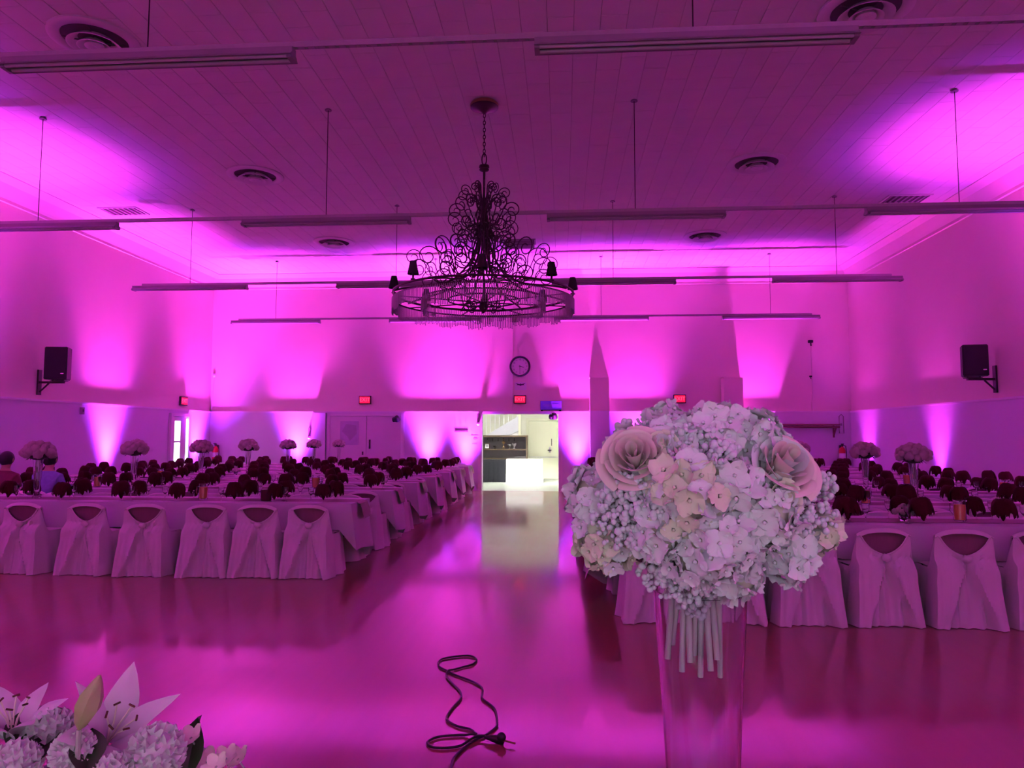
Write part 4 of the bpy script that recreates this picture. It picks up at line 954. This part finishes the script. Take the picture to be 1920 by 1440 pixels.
# ------------------------------------------------------------------ two seated guests
def person(p, rz, label, shirt, turn, lean):
    t = thing('person', label, 'person', p, rz)
    V = [((0,0,.50),.15),((0,-.01,.66),.135),((0,.01+lean*.4,.84),.15),((0,.02+lean*.7,.98),.115),((0,.03+lean,1.06),.055),((0,.04+lean,1.12),.058),((0,.05+lean,1.19),.086),((0,.05+lean,1.26),.078)]
    E_ = [(i, i+1) for i in range(7)]
    for s in (-1, 1):
        o = len(V)
        V += [((s*.17,.02+lean*.7,.97),.065),((s*.215,.06+lean*.5,.80),.05),((s*.20,.24,.79),.042),((s*.15,.38,.80),.030),((s*.13,.45,.80),.030)]
        E_ += [(3, o), (o, o+1), (o+1, o+2), (o+2, o+3), (o+3, o+4)]
        o = len(V)
        V += [((s*.11,.10,.52),.085),((s*.13,.40,.53),.068),((s*.13,.42,.28),.052),((s*.13,.40,.07),.042),((s*.13,.52,.04),.036)]
        E_ += [(0, o), (o, o+1), (o+1, o+2), (o+2, o+3), (o+3, o+4)]
    me = bpy.data.meshes.new('body'); me.from_pydata([v for v, _ in V], E_, [])
    o = bpy.data.objects.new('body', me); COL.objects.link(o)
    md = o.modifiers.new('skin', 'SKIN'); md.use_smooth_shade = True
    for sv, (_, r) in zip(me.skin_vertices[0].data, V): sv.radius = (r, r)
    me.skin_vertices[0].data[0].use_root = True
    for i, rx, ry in ((2, .19, .11), (3, .15, .09), (1, .16, .11), (0, .17, .13)): me.skin_vertices[0].data[i].radius = (rx, ry)
    sd = o.modifiers.new('sub', 'SUBSURF'); sd.levels = 2; sd.render_levels = 2
    ev = bpy.data.meshes.new_from_object(o.evaluated_get(bpy.context.evaluated_depsgraph_get()))
    bpy.data.objects.remove(o); ev.name = 'body'
    ev.materials.clear()
    for m in ('skin', shirt, 'trousers'): ev.materials.append(MATS[m])
    for f_ in ev.polygons:
        c = f_.center
        f_.material_index = 0 if c.z > 1.05 or (c.y > .30 and c.z > .70) else (2 if c.z < .60 else 1)
        f_.use_smooth = True
    obj('body', ev, t)
    hc = Vector((0, .05+lean, 1.225))
    b = MB()
    def cap(u, v):
        a = 2*PI*u; ph = v*PI*.80; front = max(0, math.sin(a)); ph *= (1-.52*front)
        d = Vector((math.sin(ph)*math.cos(a), math.sin(ph)*math.sin(a), math.cos(ph)))
        return (hc.x+d.x*.096, hc.y-.006+d.y*.104, hc.z+.002+d.z*.112)
    b.grid(cap, 20, 8); b.build('hair', 'hair', t)
    for s in (-1, 1): MB().ball((hc.x+s*.092, hc.y+.0, hc.z-.02), .026, 8, 6, sq=(.4, .7, 1.2)).build('ear', 'skin', t)
    b = MB(); b.ball((hc.x, hc.y+.098, hc.z-.02), .018, 8, 6, sq=(.7, 1, 1.2)); b.build('nose', 'skin', t)
    for s in (-1, 1): MB().ball((hc.x+s*.032, hc.y+.083, hc.z+.005), .010, 8, 6).build('eye', 'white_gloss', t)
    MB().ball((hc.x, hc.y+.086, hc.z-.06), .022, 8, 6, sq=(1, .4, .3)).build('mouth', 'red_paint', t)
    for s in (-1, 1):
        for k in range(5):
            x = s*.13+(k-2)*.014; L_ = (.045, .06, .065, .06, .045)[k]
            yy = .465 if k not in ((0,) if s > 0 else (4,)) else .44
            MB().tube([(x, yy-.02, .80), (x+(k-2)*.003, yy+L_*.5, .80), (x+(k-2)*.004, yy+L_, .787)], [.009, .008, .006], 6).build('finger', 'skin', t)
    # legs under the table
    return t
Yp = 9.98
for px_, lb, shirt in ((88, 'guest in a blue shirt seated behind the first vase', 'shirt_blue'), (6, 'dark-haired guest in a dark red shirt seated beside the blue-shirted guest', 'shirt_red')):
    p = at_y(px_, 870, Yp); person((p.x, Yp, -.02), .04, lb, shirt, 0, .02)

# ------------------------------------------------------------------ head table in front of the camera
HX0, HX1, HY0, HY1 = -1.35, .75, .72, 1.46
t = thing('head_table', 'head table under a pale cloth carrying the two near arrangements', 'table', ((HX0+HX1)/2, (HY0+HY1)/2, 0))
wx, wy = (HX1-HX0)/2, (HY1-HY0)/2
MB().box(-wx, wx, -wy, wy, TH-.035, TH-.004).build('table_top', 'platform_grey', t)
for sx in (-1, 1):
    for sy_ in (-1, 1): MB().tube([(sx*(wx-.1), sy_*(wy-.08), 0), (sx*(wx-.1), sy_*(wy-.08), TH-.035)], .018, 8).build('leg', 'dark_metal', t)
o = cloth(2*wx, 2*wy, TH, .28, .28, 99).build('tablecloth', 'table_cloth', None, ((HX0+HX1)/2, (HY0+HY1)/2, 0)); tag(o, 'pale cloth on the head table under the near vase', 'tablecloth')

# ------------------------------------------------------------------ near bouquet in a tall vase
VY = 1.05; vc = at_y(1312, 1100, VY); VX = vc.x; VZ = TH+.003; VH = vc.z-.005-VZ
big = obj('trumpet_vase', MB().lathe([(.055, 0), (.060, .004), (.060, .012), (.040, .03), (.036, .05), (.038, .12), (.046, VH*.42), (.054, VH*.7), (.0645, VH), (.0615, VH), (.051, VH*.7), (.043, VH*.42), (.035, .12), (.030, .08), (.001, .07)], 48, cap=False).mesh('trumpet_vase', 'glass'), None, (VX, VY, VZ))
tag(big, 'tall clear glass vase on the head table holding the large white bouquet', 'vase')
BC = at_y(1313, 945, VY)
bq = thing('flower_bouquet', 'large round bouquet of white hydrangeas, blush roses and baby\'s breath in near vase', 'bouquet', (VX, VY, VZ+VH))
O = Vector((VX, VY, VZ+VH))
def shell(px_, py_, depth=1.0, front=True):
    dx, dy = (px_-1313)/268, (945-py_)/195; q = dx*dx+dy*dy; nz = math.sqrt(max(.04, 1-q))*depth
    Y = VY-nz*.165 if front else VY+nz*.165
    p = at_y(px_, py_, Y) if front else Vector((BC.x+dx*.2, Y, BC.z+dy*.14)); d = Vector((dx*.2, (-nz if front else nz)*.165, dy*.145)).normalized()
    return p, d
def petal_patch(mb, a, L_, W_, cup, tip, ruff=0, nu=4, nv=4, base=.002):
    def fn(u, v):
        s = (u-.5)*2; w_ = W_*(math.sin(PI*min(.93, .10+.78*v))**.75)
        r = base+L_*v*(1-.14*s*s*v); z = cup*v*v+tip*max(0, v-.6)-.25*W_*(1-s*s)*v*.6 + ruff*math.sin(s*5+a*3)*v
        return (r*math.cos(a)-s*w_*math.sin(a), r*math.sin(a)+s*w_*math.cos(a), z)
    mb.grid(fn, nu, nv)
flo = []
for k in range(4):
    rr = random.Random(k+70)
    for m in ('petal_cream', 'petal_white', 'petal_ivory'):
        b = MB()
        for q in range(4): petal_patch(b, q*PI/2+rr.uniform(-.15, .15), .0138*rr.uniform(.8, 1.2), .0092, rr.uniform(.000, .009), rr.uniform(-.012, .004), .0022)
        b.ball((0, 0, .002), .0022, 6, 4)
        flo.append(b.mesh('floret', m))
def align(d, spin=0.0):
    q = Vector(d).to_track_quat('Z', 'Y'); return (q.to_matrix() @ Matrix.Rotation(spin, 3, 'Z')).to_euler()
HYD = [(1350,808,72,.95,1),(1262,822,58,.95,0),(1180,838,52,.9,1),(1432,822,66,.95,0),(1104,935,62,.95,1),(1285,925,86,1.05,2),(1120,1015,62,.95,2),(1338,1030,96,1.05,0),(1446,968,74,1.03,1),(1498,1050,52,.95,0),(1552,1000,36,.9,2),(1232,1000,56,1.05,1),(1390,1085,55,.95,1),(1385,905,52,1.08,1),(1245,780,34,.8,1)]
rr = random.Random(21); made = 0
extra = MB()
def hydrangea(p, d, R, kind, own):
    global made
    h = obj('hydrangea', None, bq, p-O, None); h.empty_display_size = .02
    core = MB().ball((0, 0, 0), R*.86, 12, 8).build('flower_core', 'petal_ivory', h)
    n = max(14, int(21000*R*R)); ax = Vector(d); loose = MB()
    for k in range(n):
        g = k+.5; cz = 1-1.45*g/n; th = PI*(1+5**.5)*g; sn = math.sqrt(max(0, 1-cz*cz))
        loc = Vector((sn*math.cos(th), sn*math.sin(th), cz)); nrm = ax.to_track_quat('Z', 'Y') @ loc
        nrm = (nrm+Vector((rr.uniform(-.6, .6), rr.uniform(-.5, .5), rr.uniform(-.4, .6)))).normalized()
        pos = (ax.to_track_quat('Z', 'Y') @ loc)*R*rr.uniform(.88, 1.08)
        me = flo[(rr.choice((kind, kind, kind, 0, 1)))+3*rr.randrange(4)]; sp_ = rr.uniform(0, 6.28); sc_ = rr.uniform(.85, 1.25)
        if own and made < 300:
            o = obj('floret', me, h, pos, align(nrm, sp_)); o.scale = (sc_,)*3; made += 1
        else:
            Mx = Matrix.Translation(pos) @ align(nrm, sp_).to_matrix().to_4x4() @ Matrix.Scale(sc_, 4)
            loose.add([Mx @ v.co for v in me.vertices], [tuple(f_.vertices) for f_ in me.polygons], True)
    if loose.v: o = loose.build('florets', ('petal_cream', 'petal_white', 'petal_ivory')[kind], h); o['kind'] = 'stuff'
for x, y, r, dep, kind in HYD:
    p, d = shell(x, y, dep); R = r*p.y/F_PX*.92
    hydrangea(p+d*(-R*.45), d, R, kind, True)
for k in range(9):                                  # heads on the far side of the ball
    a = 2*PI*k/8; x, y = (1313+150*math.cos(a), 945-100*math.sin(a)) if k < 8 else (1313, 945)
    p, d = shell(x, y, .95, False); hydrangea(p-d*.02, d, .058, k % 3, False)
core = MB().ball(tuple(BC-O), 1, 20, 12, sq=(.155, .125, .10)); core.build('foliage_core', 'leaf', bq)
def rose(px_, py_, R, d, mts, dep=1.05, n=19):
    p, dd = shell(px_, py_, dep); ax = Vector(d).normalized()
    h = obj('rose', None, bq, p-O, align(ax, .4)); h.empty_display_size = .02
    for k in range(n):
        t_ = k/(n-1); r = R*(.10+.82*t_**.85); th = 2.4*k; hgt = R*(1.05-.30*t_); wid = 1.25-.35*t_ if k > 2 else 2.2
        def fn(u, v, r=r, th=th, hgt=hgt, wid=wid, t_=t_):
            s = (u-.5)*2; a = th+s*wid*(1-.25*v*abs(s)); fl = r*(.35+.65*math.sin(min(1, v*.85+.1)*PI/2))
            lip = R*(.02+.17*t_)*max(0, v-.68)/.32
            z = hgt*(v-.55)*1.05+R*.34*(1-t_)-R*.10*t_ - R*(.03+.22*t_)*max(0, v-.75)/.25 - R*.10*s*s*v
            return ((fl+lip)*math.cos(a), (fl+lip)*math.sin(a), z)
        MB().grid(fn, 8, 6).build('petal', mts[k % len(mts)], h)
rose(1190, 862, .046, (-.15, -.85, .45), ('petal_blush',), 1.15)
rose(1466, 876, .047, (.22, -.80, .52), ('petal_blush', 'petal_blush', 'petal_cream'), 1.10)
rose(1466, 930, .026, (.15, -.95, .1), ('petal_ivory', 'petal_cream'), 1.12, 12)
rose(1240, 838, .026, (-.1, -.9, .4), ('petal_ivory', 'petal_cream'), 1.1, 12)
rose(1340, 1050, .022, (0, -.9, -.3), ('petal_ivory', 'petal_cream'), 1.12, 10)
def breath(cx_, cy_, rx, ry, n, seed, dep=1.08):
    q = random.Random(seed); b = MB(); g = MB()
    for k in range(n):
        a = q.uniform(0, 6.28); r = math.sqrt(q.random()); p, d = shell(cx_+rx*r*math.cos(a), cy_+ry*r*math.sin(a), dep); p = p+d*q.uniform(-.012, .012)-O
        rad = q.uniform(.0030, .0052); b.ball(p, rad, 7, 5, sq=(1, 1, q.uniform(.8, 1.2)))
        if k % 3 == 0: b.ball(p+Vector((rad*1.1, -rad*.4, rad*.6)), rad*.7, 6, 4)
        e = p-d*.035+Vector((q.uniform(-.01, .01), 0, q.uniform(-.012, .004))); g.tube([p, e], .0007, 3, cap=False)
    h = obj('babys_breath', None, bq, (0, 0, 0)); h.empty_display_size = .02
    o = b.build('blossoms', 'bud_white', h); o['kind'] = 'stuff'; o = g.build('twigs', 'stem', h); o['kind'] = 'stuff'
breath(1312, 843, 62, 42, 150, 1); breath(1180, 958, 60, 68, 230, 2); breath(1522, 945, 42, 62, 120, 3, 1.05); breath(1195, 905, 60, 25, 60, 7); breath(1200, 815, 40, 18, 50, 8, 1.0)
breath(1290, 1088, 85, 26, 130, 4, .75); breath(1305, 1128, 32, 18, 40, 5, .7); breath(1245, 1065, 50, 20, 60, 6, .8)
for k, (x, y) in enumerate(((1180, 1048), (1215, 1055), (1170, 985), (1380, 850), (1400, 880), (1230, 1020))):
    p, d = shell(x, y, .85); obj('leaf', leaf_me, bq, p-O-d*.02, align(d, k*1.3)).scale = (.6, .5, .6)
for k in range(9):
    x = -.046+.0095*k; zlow = -.095+.03*math.sin(k*2.1)*.6-(.012 if k > 3 else 0)
    MB().tube([(x*.8, -.012*math.sin(k*1.7), .02), (x, .018*math.sin(k*1.7), zlow)], .0042, 8).build('stem', 'stem_pale', bq)

# ------------------------------------------------------------------ low lily arrangement on the head table
LY = 1.16
lc = at_y(190, 1400, LY)
arr = thing('lily_arrangement', 'low arrangement of pink lilies and white carnations on the head table', 'flowers', (lc.x, LY, TH+.003)); LO = Vector((lc.x, LY, TH+.003))
MB().lathe([(.07, 0), (.075, .01), (.05, .03), (.06, .06), (.11, .13), (.12, .16), (.112, .16), (.10, .125), (.05, .06), (.001, .05)], 24, cap=False).build('bowl', 'white_gloss', arr)
MB().ball((0, 0, .19), .13, 14, 10, sq=(1.15, .8, .55)).build('foliage_core', 'leaf', arr)
def lpos(x, y, Y=LY): return at_y(x, y, Y)-LO
def lily(c, ax, L_, seed, opn=.55):
    q = random.Random(seed); h = obj('lily', None, arr, c, align(ax, q.uniform(0, 1))); h.empty_display_size = .02
    for k in range(6):
        a = k*PI/3; wd = .027 if k % 2 else .018; rec = q.uniform(.5, 1.3)
        def fn(u, v, a=a, wd=wd, rec=rec):
            s = (u-.5)*2; th = opn*(.35+.65*v)+rec*.55*max(0, v-.55)**1.3*2
            r = .005+L_*(v*math.sin(opn*.5)+.55*v*v*math.sin(th)*.8); z = L_*(v*math.cos(opn*.6)*.95-rec*.30*max(0, v-.6))
            w_ = wd*math.sin(PI*(v**.85)*.98+.06)**.8; r2 = r+.25*w_*s*s-.10*w_*(abs(s) < .1)
            return (r2*math.cos(a)-s*w_*math.sin(a), r2*math.sin(a)+s*w_*math.cos(a), z)
        MB().grid(fn, 6, 9).build('petal', 'petal_lily', h)
    for k in range(6):
        a = k*PI/3+.5; e = Vector((.022*math.cos(a), .022*math.sin(a), L_*.72)); st = MB().tube([(0, 0, 0), (e.x*.4, e.y*.4, e.z*.6), e], .0014, 5).build('stamen', 'petal_ivory', h)
        MB().tube([e+Vector((-.005*math.sin(a), .005*math.cos(a), 0)), e+Vector((.005*math.sin(a), -.005*math.cos(a), .003))], .0017, 5).build('anther', 'anther', st)
    MB().tube([(0, 0, .0), (0, 0, -.10)], .004, 6).build('stem', 'stem', h)
lily(lpos(200, 1395), (.50, -.42, .62), .120, 1, .70)
lily(lpos(22, 1385), (.10, -.15, .95), .085, 2, .9)
def carn_mesh(seed):
    q = random.Random(seed); b = MB()
    for k in range(40):
        cz = 1-1.5*(k+.5)/40; th = 2.4*k; sn = math.sqrt(max(0, 1-cz*cz)); d = Vector((sn*math.cos(th), sn*math.sin(th), cz)); rot = d.to_track_quat('Z', 'Y').to_matrix(); p0 = q.uniform(0, 6)
        def fn(u, v):
            s = (u-.5)*2; w_ = .36*v**.7; zz = .55+.45*v-.10*s*s+.06*math.sin(s*8+p0)*v; y_ = .14*math.sin(s*7+p0)*v
            return rot @ Vector((s*w_, y_, zz))
        b.grid(fn, 8, 3)
    b.ball((0, 0, 0), .72, 10, 8)
    return b.mesh('carnation', 'carnation')
cm = [carn_mesh(1), carn_mesh(2)]
for k, (x, y, r, Y) in enumerate(((97, 1372, 44, 1.17), (137, 1410, 42, 1.08), (292, 1412, 54, 1.10), (28, 1436, 48, 1.08), (70, 1352, 26, 1.2), (215, 1452, 40, 1.06), (340, 1440, 30, 1.2))):
    o = obj('carnation', cm[k % 2], arr, lpos(x, y, Y), (.5+rr.uniform(-.3, .3), rr.uniform(-.3, .3), k)); o.scale = (r*Y/F_PX,)*3
# the closed lily bud, leaves and small side blossoms
p0, p1 = lpos(148, 1368, 1.06), lpos(187, 1266, 1.06); dv = p1-p0; Lb = dv.length
b = MB().lathe([(.002, 0), (.010, Lb*.12), (.0185, Lb*.42), (.017, Lb*.62), (.009, Lb*.86), (.002, Lb)], 6, smooth=True); b.build('lily_bud', 'leaf_pale', arr, p0, align(dv, .3))
MB().tube([p0+Vector((0, 0, -.08)), p0], .004, 6).build('stem', 'stem', arr)
big_leaf = MB().grid(lambda u, v: ((u-.5)*.05*math.sin(PI*min(1, v*.95+.05)), v*.085, -.04*v*v+.018*abs(u-.5)*2), 4, 8).mesh('leaf', 'leaf')
for x, y, Y, rx, rz in ((30, 1392, 1.14, .9, .3), (212, 1490, 1.06, 1.1, -.2), (350, 1440, 1.13, 1.4, .1), (160, 1440, 1.05, .8, .5), (70, 1420, 1.1, .6, .4)):
    obj('leaf', big_leaf, arr, lpos(x, y+20, Y), (rx, 0, rz))
for x, y, Y in ((358, 1384, 1.14), (388, 1428, 1.15), (424, 1422, 1.16), (446, 1424, 1.17), (405, 1438, 1.12), (372, 1432, 1.15)):
    h = obj('side_blossom', None, arr, lpos(x, y, Y), align((rr.uniform(-.4, .4), -.5, .8))); h.empty_display_size = .02
    for k in range(5):
        b = MB(); petal_patch(b, k*2*PI/5, .020, .009, .012, -.004); b.build('petal', 'petal_blush', h)
    e = Vector((rr.uniform(-.01, .01), 0, -.09)); MB().tube([(0, 0, 0), e], .0016, 5).build('stem', 'stem', h)

# ------------------------------------------------------------------ black cable lying on the floor
C6 = [(430,1640),(392,1540),(395,1440),(420,1340),(490,1260),(600,1165),(690,1110),(790,1065),(900,980),(912,930),(905,850),(885,775),(840,730),(750,660),(742,620),(747,550),(700,500),(600,450),(450,395),(360,350),(265,300),(250,255),(290,215),(400,190),(570,175),(650,190),(682,225),(640,270),(540,300),(430,330),(360,365),(345,410),(400,480),(480,560),(510,620),(495,670),(430,740),(370,820),(345,880),(370,920),(470,970),(600,1000),(660,1040),(675,1085),(620,1085),(540,1070),(400,1075),(250,1090),(150,1130),(130,1165),(180,1205),(330,1215),(500,1190),(620,1140),(700,1105),(780,1108)]
P3 = [at_z(780+x/6, 1200+y/6, .008) for x, y in C6]
for i in range(len(P3)):
    for j_ in range(0, i-3):
        if (P3[i]-P3[j_]).xy.length < .05: P3[i] = Vector((P3[i].x, P3[i].y, .020))
pts = []
for i in range(len(P3)-1):
    a, b_, c_, d = P3[max(0, i-1)], P3[i], P3[i+1], P3[min(len(P3)-1, i+2)]
    for k in range(4):
        s = k/4; pts.append(.5*((2*b_)+(c_-a)*s+(2*a-5*b_+4*c_-d)*s*s+(3*b_-a-3*c_+d)*s**3))
pts.append(P3[-1])
for q in pts: q.z = max(q.z, .0075)
cb = thing('power_cable', 'black power cable looped on the open wooden floor with its plug', 'cable', (0, 0, 0))
MB().tube(pts, .0065, 7).build('cord', 'rubber', cb)
a, e = at_z(780+775/6, 1200+1105/6, .016), at_z(780+985/6, 1200+1140/6, .016); dv = (e-a); L_ = dv.length
b = MB(); b.lathe([(.008, 0), (.012, .02), (.016, L_*.4), (.020, L_*.6), (.022, L_*.95), (.018, L_)], 10); b.build('plug', 'rubber', cb, a+Vector((0, 0, .006)), align(dv))
b = MB(); q = at_z(780+960/6, 1200+1130/6, .02); b.ball((q.x, q.y, .036), .024, 10, 8); b.build('plug_knob', 'rubber', cb)
q2 = at_z(780+1115/6, 1200+1178/6, .012); MB().tube([e+Vector((0, 0, .004)), q2+Vector((0,0,.006))], .005, 6).build('prong', 'brass', cb)
